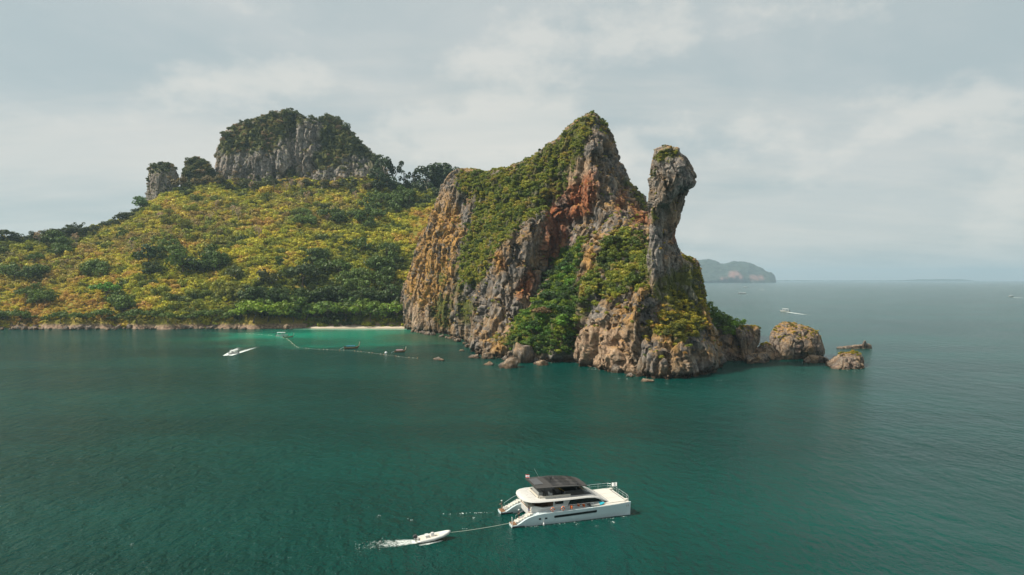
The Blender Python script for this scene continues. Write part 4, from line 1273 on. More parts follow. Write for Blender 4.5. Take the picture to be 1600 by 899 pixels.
# green bushes on the bank
for px, py, Y, h, tnt in ((1108, 486, 344, 5.5, MD), (1120, 500, 345, 6.5, MD), (1130, 508, 346, 6.5, DK), (1140, 506, 347, 6, MD), (1112, 502, 342, 6, (0.06, 0.10, 0.02)), (1124, 512, 342, 6, (0.05, 0.08, 0.02)), (1140, 518, 342, 5.5, DK),
                          (1150, 512, 343, 4.5, BR), (1160, 506, 338, 3, BR), (1133, 520, 339, 4.5, MD), (1116, 515, 340, 5, DK), (1148, 524, 339, 4, BR)):
    q = P(px, py, Y)
    tree((q[0], q[1], q[2] - h * 0.5), h * 1.35, 'round', tuple(1.35 * c_ for c_ in tnt), ('dark ' if tnt is DK else 'bright ' if tnt is BR else 'green ') + 'leafy bush on the bank between headland and square topped boulder', 'bushes on the bank', 1.15)
log('boulders')

# ------------------------------------------------------------------ far island, distant coast
FI = Mass([(1050, 446), (1050, 412), (1085, 410), (1092, 408), (1108, 406.5), (1116, 408), (1124, 413), (1134, 414.5), (1144, 410.5), (1160, 410), (1172, 412.5), (1180, 417), (1190, 421), (1199, 427), (1206, 428), (1210, 432), (1211.5, 446)],
          [(1060, 430, 8900), (1110, 430, 8800), (1150, 432, 8650), (1200, 435, 8900), (1150, 412, 9100), (1100, 408, 9200)], R=170, T=1500, step=1.0)
v, q = solid([FI], ((1900, 3800), (8500, 10900), (-60, 380)), 26.0, k=20)
v, q = subdivide(v, q)
n = vnormals(v, q)
v = v + n * (fbm(v / 150, 4, 0.6) * 48)[:, None]
px, py = proj(v[:, 0], v[:, 1], v[:, 2])
cl = poly_w([[(1140, 424), (1152, 424), (1161, 432), (1160, 440), (1150, 440), (1138, 432)], [(1126, 434), (1136, 434), (1136, 440), (1126, 440)], [(1172, 430), (1192, 431), (1194, 438), (1172, 438)]], px.astype(np.float32), py.astype(np.float32), 3)
m, t, b = newmat('island_forest')
geo = t.n('ShaderNodeNewGeometry').outputs['Position']
at = t.n('ShaderNodeAttribute', attribute_type='GEOMETRY', attribute_name='mask').outputs['Fac']
nn = t.noise(geo, 0.02, 6, 0.65)
c = t.ramp(nn, [(0.35, (0.012, 0.024, 0.016)), (0.65, (0.04, 0.055, 0.028))])
c = t.mix(t.math('MULTIPLY', at, t.maprange(nn, 0.35, 0.55, 0.4, 1.0)), c, (0.24, 0.12, 0.10))
t.put(b.inputs['Base Color'], c)
b.inputs['Roughness'].default_value = 1.0
tag(link('island', mesh_np('island', v, q, m, True, attrs={'mask': cl})), 'hazy blue island with pinkish cliffs on the horizon', kind='structure')
cx_ = np.linspace(1180, 1530, 120)
hh = 6 + 22 * np.interp(cx_, [1180, 1230, 1300, 1410, 1425, 1470, 1505, 1518, 1530], [0.5, 0.8, 0.5, 0.7, 1.6, 2.2, 1.9, 0.6, 0.0]) + 10 * perlin(np.stack([cx_ / 9, 0 * cx_, 0 * cx_], 1))
rows = []
for dy, hz in ((0, -1.0), (60, 0.55), (400, 1.0), (1200, 0.6), (1500, -1.0)):
    yy = 17000 + dy
    rows.append(np.stack([(cx_ - CX) / F * yy, 0 * cx_ + yy, np.maximum(hh, 1) * hz if hz > 0 else 0 * cx_ - 5], 1))
VB = np.concatenate(rows)
ib = np.arange(len(VB)).reshape(5, 120)
QB = np.stack([ib[:-1, :-1], ib[:-1, 1:], ib[1:, 1:], ib[1:, :-1]], -1).reshape(-1, 4)
tag(link('coast', mesh_np('coast', VB, QB, m, True, attrs={'mask': np.zeros(len(VB), np.float32)})), 'thin low line of distant coast along the horizon', kind='structure')

# ------------------------------------------------------------------ the sea
m, t, b = newmat('sea_water')
pos = t.n('ShaderNodeNewGeometry').outputs['Position']
def ell(cx, cy, rx, ry, a=0.0, lo=0.42, hi=1.22):
    mp = t.n('ShaderNodeMapping', vector_type='TEXTURE', i={0: pos, 'Location': (cx, cy, 0), 'Rotation': (0, 0, a), 'Scale': (rx, ry, 1000)})
    wob = t.noise(pos, 0.03, 4, 0.6)
    d = t.math('ADD', t.vmath('LENGTH', mp.outputs[0]), t.math('MULTIPLY', t.math('SUBTRACT', wob, 0.5), 1.3))
    return t.maprange(d, lo, hi, 1.0, 0.0)
patch = t.noise(t.n('ShaderNodeMapping', i={0: pos, 'Scale': (0.35, 1.0, 1.0)}), 0.012, 4, 0.6)
deep = t.mix(t.maprange(patch, 0.35, 0.65), (0.0001, 0.034, 0.028), (0.0002, 0.054, 0.044))
far_open = t.n('ShaderNodeSeparateXYZ', i={0: pos})
bay = ell(-115, 482, 105, 84, 0.05)
bay2 = ell(-170, 490, 45, 26, 0.0)
sandy = ell(-105, 551, 75, 12, 0.0, 0.5, 1.1)
olive = ell(-50, 485, 42, 60, 0.0)
teal = ell(115, 315, 60, 45, 0.0)
reef = ell(-150, 440, 90, 30, 0.1)
c = t.mix(t.math('MULTIPLY', bay, 0.85), deep, (0.002, 0.215, 0.135))
c = t.mix(t.math('MULTIPLY', bay2, 0.7), c, (0.003, 0.24, 0.15))
c = t.mix(t.math('MULTIPLY', olive, 0.8), c, (0.034, 0.052, 0.026))
c = t.mix(t.math('MULTIPLY', reef, 0.45), c, (0.014, 0.032, 0.02))
c = t.mix(t.math('MULTIPLY', teal, 0.40), c, (0.004, 0.075, 0.06))
c = t.mix(t.math('MULTIPLY', sandy, 0.85), c, (0.20, 0.38, 0.28))
t.put(b.inputs['Base Color'], c)
b.inputs['IOR'].default_value = 1.333
b.inputs['Roughness'].default_value = 0.16
b.inputs['Specular IOR Level'].default_value = 0.19
wind = t.n('ShaderNodeMapping', i={0: pos, 'Rotation': (0, 0, 0.35), 'Scale': (1.0, 0.55, 1.0)})
gust = t.noise(t.n('ShaderNodeMapping', i={0: pos, 'Rotation': (0, 0, 0.5), 'Scale': (1.0, 0.4, 1.0)}), 0.02, 4, 0.6)
w1 = t.noise(wind, 0.16, 3, 0.5)
w2 = t.noise(wind, 0.62, 4, 0.6)
w3 = t.noise(pos, 2.2, 3, 0.6)
hgt = t.math('ADD', t.math('MULTIPLY', w1, 1.1), t.math('ADD', t.math('MULTIPLY', w2, t.maprange(gust, 0.3, 0.7, 0.45, 1.0)), t.math('MULTIPLY', w3, 0.2)))
bp = t.n('ShaderNodeBump', i={'Height': hgt, 'Strength': 1.0, 'Distance': 1.5})
t.put(b.inputs['Normal'], bp.outputs[0])
SEA = m
R_ = 26000.0
tag(link('water', mesh_np('water', np.array([(-R_, -3000, 0), (R_, -3000, 0), (R_, R_, 0), (-R_, R_, 0)], np.float32), np.array([[0, 1, 2, 3]]), SEA, False)), 'teal sea around the island', kind='structure')
# ------------------------------------------------------------------ boats
HULLC = plain('hull_shade_tint', (0.60, 0.70, 0.73), 0.25, var=0.03, scale=0.8)  # white hull; bluish shade from sky and water is put into the colour
WHITE = plain('white_gelcoat', (0.60, 0.595, 0.575), 0.28, var=0.03, scale=0.8)
DECK = plain('pale_deck', (0.58, 0.56, 0.51), 0.6, var=0.06, scale=2.0)
CREAM = plain('cream_coaming', (0.58, 0.54, 0.46), 0.6, var=0.08)
GREYF = plain('grey_floor', (0.22, 0.22, 0.21), 0.7, var=0.12)
BLACK = plain('black_trim', (0.018, 0.018, 0.019), 0.35, var=0.2)
GLASS = plain('dark_glass', (0.010, 0.012, 0.014), 0.08, var=0.1, spec=0.6)
SOLAR = plain('charcoal_hardtop', (0.045, 0.042, 0.040), 0.55, var=0.25, scale=2.5)
LOUV = plain('grey_louvre', (0.13, 0.14, 0.155), 0.5, var=0.1)
TEAK = plain('brown_teak', (0.20, 0.105, 0.05), 0.6, var=0.3, scale=6)
STEEL = plain('steel_rail', (0.62, 0.63, 0.64), 0.3, 0.6, var=0.05)
ORANGE = plain('orange_foam', (0.80, 0.17, 0.035), 0.6, var=0.12)
TURQ = plain('turquoise_foam', (0.02, 0.38, 0.48), 0.5, var=0.1)
GREYB = plain('grey_board', (0.34, 0.35, 0.34), 0.5, var=0.1)
ROPE = plain('pale_rope', (0.62, 0.60, 0.50), 0.8, var=0.15)
RUBBER = plain('dark_rubber', (0.05, 0.05, 0.052), 0.6, var=0.2)
WOODB = plain('varnished_wood', (0.16, 0.075, 0.032), 0.5, var=0.3, scale=4)
BLUEC = plain('blue_canvas', (0.02, 0.12, 0.20), 0.7, var=0.15)
PINKC = plain('pink_canvas', (0.50, 0.27, 0.30), 0.7, var=0.12)
TANC = plain('pale_prow', (0.62, 0.50, 0.36), 0.6, var=0.12)
RED = plain('red_cloth', (0.55, 0.03, 0.03), 0.7)
NAVY = plain('navy_cloth', (0.02, 0.03, 0.16), 0.7)
WCLOTH = plain('white_cloth', (0.78, 0.78, 0.78), 0.8, var=0.05)
SKIN = plain('skin', (0.38, 0.22, 0.15), 0.6, var=0.08)
DSHIRT = plain('black_shirt', (0.018, 0.018, 0.022), 0.8, var=0.2)
KHAKI = plain('khaki_shorts', (0.30, 0.24, 0.17), 0.8, var=0.15)
HAIR = plain('dark_hair', (0.02, 0.014, 0.01), 0.7)

# foam: thin irregular flecks of froth lying on the water
m, t, b = newmat('foam')
co = t.n('ShaderNodeNewGeometry').outputs['Position']
nz_ = t.noise(co, 3.0, 5, 0.6)
t.put(b.inputs['Base Color'], t.ramp(nz_, [(0.3, (0.42, 0.55, 0.52)), (0.6, (0.78, 0.82, 0.80))]))
b.inputs['Roughness'].default_value = 0.7
FOAM = m
def foam(name, label, spots, seed, z=0.03):
    """spots: rows x, y, size; stretched irregular patches with a little height"""
    r = np.random.RandomState(seed)
    Vs, Fs = [], []
    for x, y, s in spots:
        n = 8
        a0 = r.rand() * 6.28
        st = 0.45 + 0.5 * r.rand()
        rot = r.randn() * 0.5 + 0.3
        base = len(Vs)
        Vs.append((x, y, z + 0.10 * s))
        for k in range(n):
            a = a0 + 6.283 * k / n
            rr = s * (0.55 + 0.75 * r.rand())
            u, v = rr * math.cos(a), rr * math.sin(a) * st
            Vs.append((x + u * math.cos(rot) - v * math.sin(rot), y + u * math.sin(rot) + v * math.cos(rot), z - 0.02))
        for k in range(n):
            Fs.append((base, base + 1 + k, base + 1 + (k + 1) % n))
    me = bpy.data.meshes.new(name)
    me.from_pydata(Vs, [], Fs)
    me.materials.append(FOAM)
    return tag(link(name, me), label, kind='stuff')

m, t, b = newmat('soft_foam')
nt_ = m.node_tree
co = t.n('ShaderNodeNewGeometry').outputs['Position']
den = t.n('ShaderNodeAttribute', attribute_type='GEOMETRY', attribute_name='dens').outputs['Fac']
fa = t.noise(co, 1.1, 6, 0.7, dist=0.6)
fb = t.noise(co, 4.0, 4, 0.7)
cov = t.maprange(t.math('ADD', t.math('ADD', den, t.math('MULTIPLY', fa, 0.9)), t.math('MULTIPLY', fb, 0.5)), 0.98, 1.45)
b.inputs['Base Color'].default_value = (0.72, 0.78, 0.76, 1)
b.inputs['Roughness'].default_value = 0.8
tp = t.n('ShaderNodeBsdfTransparent')
t.put(nt_.nodes['Material Output'].inputs['Surface'], t.n('ShaderNodeMixShader', i={0: t.math('MULTIPLY', cov, 0.9), 1: tp.outputs[0], 2: b.outputs[0]}).outputs[0])
SOFT = m
def foam_sheet(name, label, path, width, dens, nu=60, nv=15):
    """thin froth lying on the water along a path; dens(u, v) thins it out"""
    path = np.array(path, float)
    cu = np.concatenate([[0], np.cumsum(np.linalg.norm(np.diff(path, axis=0), axis=1))])
    us = np.linspace(0, 1, nu)
    c = np.stack([np.interp(us * cu[-1], cu, path[:, k]) for k in range(2)], 1)
    tg = np.gradient(c, axis=0)
    tg /= np.linalg.norm(tg, axis=1, keepdims=True)
    nn = np.stack([-tg[:, 1], tg[:, 0]], 1)
    vs = np.linspace(-1, 1, nv)
    w = np.array([width(u) for u in us])
    X = c[:, None, :] + nn[:, None, :] * (w[:, None] * vs[None, :])[..., None]
    D = np.array([[dens(u, v) for v in vs] for u in us])
    Vf = np.concatenate([X, np.full((nu, nv, 1), 0.035)], 2).reshape(-1, 3)
    ii = np.arange(nu * nv).reshape(nu, nv)
    Qf = np.stack([ii[:-1, :-1], ii[:-1, 1:], ii[1:, 1:], ii[1:, :-1]], -1).reshape(-1, 4)
    return tag(link(name, mesh_np(name, Vf, Qf, SOFT, True, attrs={'dens': D.ravel()})), label, kind='stuff')

def person(name, label, loc, rz, shirt, lower, cap=None, pose='stand', h=1.7, parent_pose=None):
    """one continuous skinned body with head, limbs, hands and feet; clothes are painted by body region"""
    J = {'pelvis': (0, 0, 0.95, .125), 'waist': (0.0, 0, 1.08, .118), 'chest': (0.01, 0, 1.28, .145), 'neck': (0.01, 0, 1.46, .055), 'head0': (0.02, 0, 1.55, .082), 'head1': (0.025, 0, 1.64, .092), 'head2': (0.02, 0, 1.72, .055)}
    E = [('pelvis', 'waist'), ('waist', 'chest'), ('chest', 'neck'), ('neck', 'head0'), ('head0', 'head1'), ('head1', 'head2')]
    for s, nm in ((1, 'l'), (-1, 'r')):
        bend = 0.16 if pose == 'reach' else 0.03
        J.update({'sh' + nm: (0, .17 * s, 1.40, .062), 'el' + nm: (bend * 0.6, .25 * s, 1.14, .045), 'wr' + nm: (bend * 2.4 + .03, .22 * s, .93 + bend, .032), 'ha' + nm: (bend * 2.8 + .05, .21 * s, .84 + bend, .036),
                  'hip' + nm: (0, .09 * s, .88, .092), 'kn' + nm: (.03, .10 * s, .49, .062), 'an' + nm: (-.01, .11 * s, .09, .042), 'to' + nm: (.15, .13 * s, .035, .034)})
        E += [('chest', 'sh' + nm), ('sh' + nm, 'el' + nm), ('el' + nm, 'wr' + nm), ('wr' + nm, 'ha' + nm), ('pelvis', 'hip' + nm), ('hip' + nm, 'kn' + nm), ('kn' + nm, 'an' + nm), ('an' + nm, 'to' + nm)]
    names = list(J)
    me = bpy.data.meshes.new('body')
    me.from_pydata([J[n][:3] for n in names], [(names.index(a), names.index(b_)) for a, b_ in E], [])
    o = bpy.data.objects.new('body', me)
    COL.objects.link(o)
    md = o.modifiers.new('skin', 'SKIN')
    for k, n in enumerate(names):
        r = J[n][3]
        me.skin_vertices[0].data[k].radius = (r, r)
    me.skin_vertices[0].data[0].use_root = True
    sb = o.modifiers.new('sub', 'SUBSURF')
    sb.levels = 1
    sb.render_levels = 1
    dg = bpy.context.evaluated_depsgraph_get()
    me2 = bpy.data.meshes.new_from_object(o.evaluated_get(dg))
    bpy.data.objects.remove(o)
    bpy.data.meshes.remove(me)
    me2.name = 'person'
    me2.materials.clear()
    for mm in (SKIN, shirt, lower, HAIR):
        me2.materials.append(mm)
    for p_ in me2.polygons:
        c = p_.center
        if c.z > 1.66 or (c.z > 1.55 and c.x < 0.0): p_.material_index = 3
        elif c.z > 1.47: p_.material_index = 0
        elif c.z > 1.0 and abs(c.y) < 0.235: p_.material_index = 1
        elif 0.52 < c.z <= 1.0 and abs(c.y) < 0.185: p_.material_index = 2
        else: p_.material_index = 0
        p_.use_smooth = True
    k = h / 1.75
    o = tag(link(name, me2, None, loc, (0, 0, rz), k), label, 'person')
    if cap:
        g = G()
        g.lathe([(0.108, 1.655), (0.112, 1.69), (0.095, 1.755), (0.03, 1.785)], (0.02, 0, 0), 12)
        g.box((0.14, 0, 1.665), (0.12, 0.15, 0.015))
        g.obj('cap', cap, o, 40)
    return o

# ---- the power catamaran: x forward, y to port, z up, origin on the waterline
YC, YR = (8.95, 116.45), math.radians(16.7)
YK = 1.06
yr_c, yr_s = math.cos(YR), math.sin(YR)
def yw(x, y, z=0.0):
    x, y = x * YK, y * YK
    return (YC[0] + x * yr_c - y * yr_s, YC[1] + x * yr_s + y * yr_c, z * YK)
Y_ = thing('catamaran', 'white two storey power catamaran with charcoal hardtop, towing a dinghy', 'yacht', (*YC, 0), YR, None, YK)
XS = [-10.0, -9.6, -9.2, -8.7, -8.1, -7.4, -6.6, -5.8, -4.8, -2, 1, 4, 6, 7.6, 8.8, 9.6, 10.0]
ZT = [0.34, 0.36, 0.40, 0.62, 0.98, 1.30, 1.52, 1.66, 1.74, 1.80, 1.86, 1.92, 1.97, 2.01, 2.05, 2.08, 2.10]
WT = [0.85, 0.93, 0.95, 0.95, 0.95, 0.95, 0.95, 0.95, 0.95, 0.95, 0.95, 0.94, 0.88, 0.74, 0.50, 0.26, 0.07]
WB = [0.80, 0.86, 0.86, 0.86, 0.86, 0.86, 0.86, 0.86, 0.86, 0.84, 0.80, 0.68, 0.52, 0.36, 0.22, 0.11, 0.05]
for s in (-1, 1):
    g = G()
    rings = []
    for x, z, w, wb in zip(XS, ZT, WT, WB):
        yc = 3.15 * s
        ch = min(0.75, z * 0.55)
        yo = yc + s * (0.95 - w) * 0.55       # the outer side stays straight, the inner side closes to the stem
        xb = x - (0.12 if x > 9 else 0)
        rings.append([(x, yo + w, z), (xb, yo + (w * 0.35 + wb * 0.65), ch), (xb, yo + wb * 0.9, 0.0), (xb, yo + wb * 0.35, -0.5),
                      (xb, yo - wb * 0.35, -0.5), (xb, yo - wb * 0.9, 0.0), (xb, yo - (w * 0.35 + wb * 0.65), ch), (x, yo - w, z)])
    g.loft(rings)
    h = g.obj('hull', HULLC, Y_, 35)
    oy = 4.10 * s
    wv_ = G()
    wv_.loft([[(x, oy - 0.035 * s, zb), (x, oy + 0.004 * s, zb), (x, oy + 0.012 * s, zt), (x, oy - 0.03 * s, zt)] for x, zb, zt in ((-3.2, 0.92, 1.26), (0, 1.0, 1.34), (3.9, 1.12, 1.46))])
    wv_.obj('side_window', GLASS, h)
    for x in (-5.55, -4.55):
        G().box((x, oy - 0.005 * s, 1.0), (0.34, 0.05, 0.22)).obj('porthole', GLASS, h)
    G().loft([[(-9.98, 3.15 * s - 0.95, 0.08), (-9.98, 3.15 * s + 0.95, 0.08), (-9.98, 3.15 * s + 0.95, 0.22), (-9.98, 3.15 * s - 0.95, 0.22)],
              [(-8.0, 3.15 * s - 0.965, 0.10), (-8.0, 3.15 * s + 0.965, 0.10), (-8.0, 3.15 * s + 0.965, 0.17), (-8.0, 3.15 * s - 0.965, 0.17)]]).obj('rub_strip', BLACK, h)
    G().box((-9.55, 3.15 * s, 0.40), (0.8, 1.6, 0.05)).obj('swim_platform', TEAK, h)
    for k in range(6):
        x0 = -9.05 + 0.45 * k
        zt = 0.55 + 0.2 * k
        G().box((x0, 3.15 * s, zt - 0.05 + 0.16), (0.46, 1.1, 0.22)).obj('step', DECK, h)
    # handrail beside the steps
    r = G()
    for yo in (-0.72, 0.72):
        pts = [(-9.0, 3.15 * s + yo, 0.5), (-9.0, 3.15 * s + yo, 1.3), (-7.4, 3.15 * s + yo, 2.2), (-6.4, 3.15 * s + yo, 2.5), (-6.4, 3.15 * s + yo, 1.6)]
        r.tube(pts, 0.022, 5)
    r.obj('handrail', STEEL, h)
# bridge deck, aft wall, foredeck
G().loft([[(x, -2.9, zb), (x, 2.9, zb), (x, 2.9, zt), (x, -2.9, zt)] for x, zb, zt in ((-6.6, 0.8, 1.70), (4, 0.85, 1.90), (8.6, 1.0, 2.03), (9.5, 1.45, 2.06))]).obj('bridge_deck', WHITE, Y_)
G().loft([[(x, -w, z - 0.06), (x, w, z - 0.06), (x, w, z + 0.05), (x, -w, z + 0.05)] for x, w, z in ((3.6, 3.95, 1.93), (7.0, 3.95, 2.0), (8.6, 3.9, 2.05), (9.55, 3.75, 2.09), (9.75, 3.55, 2.09))]).obj('foredeck', DECK, Y_)
for x0, x1 in ((4.9, 7.0), (7.05, 9.2)):
    for y0, y1 in ((-3.3, -1.15), (-1.10, 1.10), (1.15, 3.3)):
        z0, z1 = 2.0 + (x0 - 4.9) * 0.025, 2.0 + (x1 - 4.9) * 0.025
        G().loft([[(x0, y0, z0), (x0, y1, z0), (x0, y1, z0 + 0.10), (x0, y0, z0 + 0.10)], [(x1, y0, z1), (x1, y1, z1), (x1, y1, z1 + 0.10), (x1, y0, z1 + 0.10)]]).obj('deck_panel', DECK, Y_)
G().box((9.35, 0, 2.16), (0.14, 6.6, 0.06)).obj('bow_beam', GREYF, Y_)
for yy in (-2.9, 2.9):
    G().box((9.55, yy, 2.26), (0.5, 0.55, 0.2)).obj('bow_seat', DECK, Y_)
# saloon
c = G()
c.sideprism([(-2.9, 1.72), (6.2, 1.85), (4.9, 2.95), (4.0, 3.22), (-2.9, 3.22)], -2.75, 2.75)
c.obj('saloon', WHITE, Y_)
for s in (-1, 1):
    y0, y1 = sorted((2.72 * s, 2.79 * s))
    G().sideprism([(-0.55, 2.08), (5.55, 2.14), (4.5, 3.0), (3.6, 3.12), (0.0, 3.12)], y0, y1).obj('saloon_window', GLASS, Y_)
    G().sideprism([(-2.6, 2.55), (-1.2, 2.55), (-1.2, 3.05), (-2.6, 3.05)], y0, y1).obj('saloon_window', GLASS, Y_)
    # aft cockpit side coaming, cream aft quarter
    y0, y1 = sorted((2.55 * s, 2.95 * s))
    G().sideprism([(-6.55, 1.6), (-2.9, 1.74), (-2.9, 2.3), (-4.6, 2.25), (-6.0, 2.6), (-6.55, 2.5)], y0, y1).obj('coaming', CREAM if s > 0 else WHITE, Y_)
G().box((-2.93, 0, 2.45), (0.10, 5.3, 1.45)).obj('saloon_door', TEAK, Y_)
G().box((-4.7, 0, 1.76), (3.6, 5.1, 0.06)).obj('cockpit_floor', TEAK, Y_)
G().box((-6.1, 0, 2.05), (0.7, 4.6, 0.6)).obj('aft_sofa', CREAM, Y_)
G().box((-4.4, 0.6, 2.1), (1.1, 2.0, 0.08)).box((-4.4, 0.6, 1.93), (0.2, 0.3, 0.3)).obj('table', TEAK, Y_)
for yy in (-2.45, -0.9, 0.9, 2.45):
    G().tube([(-5.9, yy, 1.7), (-5.9, yy, 3.2)], 0.055, 8).obj('post', WHITE if abs(yy) < 1 else BLACK, Y_)
# roof: rounded aft, swept down to the foredeck in front
rows = [(-7.75, 0.9, 3.42), (-7.6, 1.9, 3.46), (-7.25, 2.75, 3.50), (-6.6, 3.4, 3.53), (-5.6, 3.75, 3.55), (-3, 3.85, 3.56), (0, 3.80, 3.56), (2.4, 3.6, 3.52), (3.8, 3.4, 3.36), (5.0, 3.15, 2.95), (6.0, 2.95, 2.45), (6.7, 2.8, 2.12)]
ring = []
for x, w, z in rows:
    top = [(x, w * u, z + 0.07 * (1 - u * u)) for u in (-0.97, -0.6, 0, 0.6, 0.97)]
    ring.append([(x, -w, z - 0.16)] + top + [(x, w, z - 0.16), (x, w * 0.5, z - 0.24), (x, -w * 0.5, z - 0.24)])
G().loft(ring).obj('roof', WHITE, Y_, 40)
# flybridge
G().prism([(-4.9, -2.35), (0.2, -2.35), (0.2, 2.35), (-4.9, 2.35), (-5.4, 1.6), (-5.4, -1.6)], 3.60, 3.655).obj('fly_floor', GREYF, Y_)
for s in (-1, 1):
    G().box((-2.5, 2.42 * s, 3.74), (5.2, 0.16, 0.26)).obj('fly_coaming', CREAM, Y_)
G().box((-5.2, 0, 3.74), (0.18, 4.4, 0.26)).obj('fly_coaming', CREAM, Y_)
G().loft([[(-1.2, -2.5, 3.62), (-1.2, 2.5, 3.62), (-0.9, 2.35, 4.35), (-0.9, -2.35, 4.35)], [(2.6, -2.45, 3.6), (2.6, 2.45, 3.6), (2.2, 2.15, 4.3), (2.2, -2.15, 4.3)],
          [(4.0, -1.9, 3.40), (4.0, 1.9, 3.40), (3.0, 1.6, 4.0), (3.0, -1.6, 4.0)]]).obj('windscreen', GLASS, Y_)
for s in (-1, 1):
    y0, y1 = sorted((2.38 * s, 2.49 * s))
    G().sideprism([(-1.0, 3.62), (2.5, 3.62), (2.2, 4.28), (-0.6, 4.32)], y0, y1).obj('side_screen', BLACK, Y_)
G().box((-3.0, -1.6, 3.86), (0.55, 0.5, 0.42)).box((-3.25, -1.6, 4.1), (0.14, 0.5, 0.4)).obj('seat', WHITE, Y_)
G().box((-1.7, -1.1, 3.95), (0.9, 1.5, 0.6)).obj('console', BLACK, Y_)
G().box((-1.72, -1.1, 4.27), (0.75, 1.0, 0.03)).obj('console_top', GREYB, Y_)
G().box((-4.4, 0.5, 3.86), (0.7, 3.2, 0.4)).obj('fly_sofa', GREYB, Y_)
# hardtop on posts
rows = [(-5.7, 2.9, 5.36), (-4.6, 3.05, 5.40), (-1.5, 3.1, 5.38), (0.8, 2.95, 5.24), (2.3, 2.65, 5.06), (3.0, 2.3, 4.92)]
ring = []
for x, w, z in rows:
    ring.append([(x, -w, z - 0.14), (x, -w, z - 0.02)] + [(x, w * u, z + 0.12 * (1 - u * u)) for u in (-0.6, 0, 0.6)] + [(x, w, z - 0.02), (x, w, z - 0.14), (x, 0, z - 0.16)])
ht = G().loft(ring).obj('hardtop', SOLAR, Y_, 40)
for k in range(2):
    for j in range(3):
        x0, x1 = -2.9 + 1.55 * k * 1.6, -2.9 + 1.55 * k * 1.6 + 2.35
        y0 = -2.5 + 1.68 * j
        zf = lambda x, y: float(np.interp(x, [r_[0] for r_ in rows], [r_[2] for r_ in rows])) + 0.12 * (1 - (y / 3.05) ** 2)
        cs = [(x0, y0), (x1, y0), (x1, y0 + 1.62), (x0, y0 + 1.62)]
        G().loft([[(x, y, zf(x, y) - 0.01) for x, y in cs], [(x, y, zf(x, y) + 0.022) for x, y in cs]]).obj('solar_panel', BLACK, ht)
for k in range(7):
    x = -5.50 + 0.21 * k
    G().box((x, 0, 5.545 + 0.004 * k), (0.10, 3.2, 0.03)).obj('louvre', LOUV, ht)
for x, lean in ((-4.4, 0.45), (1.4, -0.5)):
    for s in (-1, 1):
        G().tube([(x + lean, 2.3 * s, 3.62), (x, 2.35 * s, 5.36)], 0.075, 6).obj('post', BLACK, Y_)
G().tube([(-2.3, 0.3, 5.5), (-2.3, 0.3, 5.9), (-2.0, 0.3, 6.1)], 0.06, 6).box((-2.3, 0.3, 5.95), (0.25, 0.9, 0.12)).obj('radar_mast', BLACK, Y_)
G().tube([(-3.6, 1.9, 5.45), (-4.4, 2.2, 7.0)], 0.018, 5).obj('antenna', STEEL, Y_)
# rails along the far side and across the bow
r = G()
top = [(3.4, 3.85, 2.75), (6.5, 3.9, 2.95), (9.3, 3.7, 3.0), (9.75, 3.2, 3.0), (9.8, 1.0, 2.95)]
r.tube(top, 0.028, 5).tube([(a, b_, z - 0.38) for a, b_, z in top], 0.016, 5)
top2 = [(9.8, 0.4, 2.95), (9.8, -2.6, 2.95), (9.7, -3.4, 2.9), (9.68, -3.4, 2.2)]
r.tube(top2, 0.028, 5).tube([(9.8, 0.4, 2.57), (9.8, -2.6, 2.57), (9.7, -3.35, 2.5)], 0.016, 5)
rail = r.obj('bow_rail', STEEL, Y_)
for a, b_, z in ((4.4, 3.87, 2.82), (6.0, 3.9, 2.92), (7.6, 3.82, 2.97), (9.3, 3.7, 3.0), (9.78, 2.2, 2.97), (9.8, 1.0, 2.95), (9.8, 0.4, 2.95), (9.8, -1.2, 2.95), (9.8, -2.6, 2.95)):
    G().tube([(a, b_, 2.02), (a, b_, z)], 0.022, 5).obj('stanchion', STEEL, rail)
r = G()
r.tube([(-5.6, -3.9, 2.55), (-2.4, -3.95, 2.62), (3.4, -3.95, 2.68)], 0.02, 5)
rail = r.obj('side_rail', STEEL, Y_)
for x in (-5.6, -4.2, -2.4, -0.6, 1.4, 3.4):
    G().tube([(x, -3.93, 1.7), (x, -3.93, 2.6)], 0.018, 5).obj('stanchion', STEEL, rail)
# small faded registration mark low on the bow
G().box((9.15, -3.98, 1.62), (0.10, 0.03, 0.30)).box((9.5, -3.87, 1.62), (0.10, 0.03, 0.30)).obj('bow_mark', GREYB, Y_)

for x, y in ((9.0, -3.55), (9.0, 3.55), (-5.4, -3.6), (-5.4, 3.6)):
    z = 2.12 if x > 0 else 1.72
    G().box((x, y, z + 0.03), (0.08, 0.06, 0.08)).box((x, y, z + 0.09), (0.34, 0.06, 0.04)).obj('cleat', STEEL, Y_)
for y in (-3.15, 3.15):
    G().box((4.4, y, 2.0), (0.55, 0.55, 0.05)).obj('deck_hatch', GLASS, Y_)
for y in (-2.2, 0.0, 2.2):
    G().loft([[(5.0, y - 0.5, 2.12), (5.0, y + 0.5, 2.12), (5.06, y + 0.46, 2.28), (5.06, y - 0.46, 2.28)], [(5.42, y - 0.5, 2.13), (5.42, y + 0.5, 2.13), (5.36, y + 0.44, 2.22), (5.36, y - 0.44, 2.22)]]).obj('cushion', CREAM, Y_)

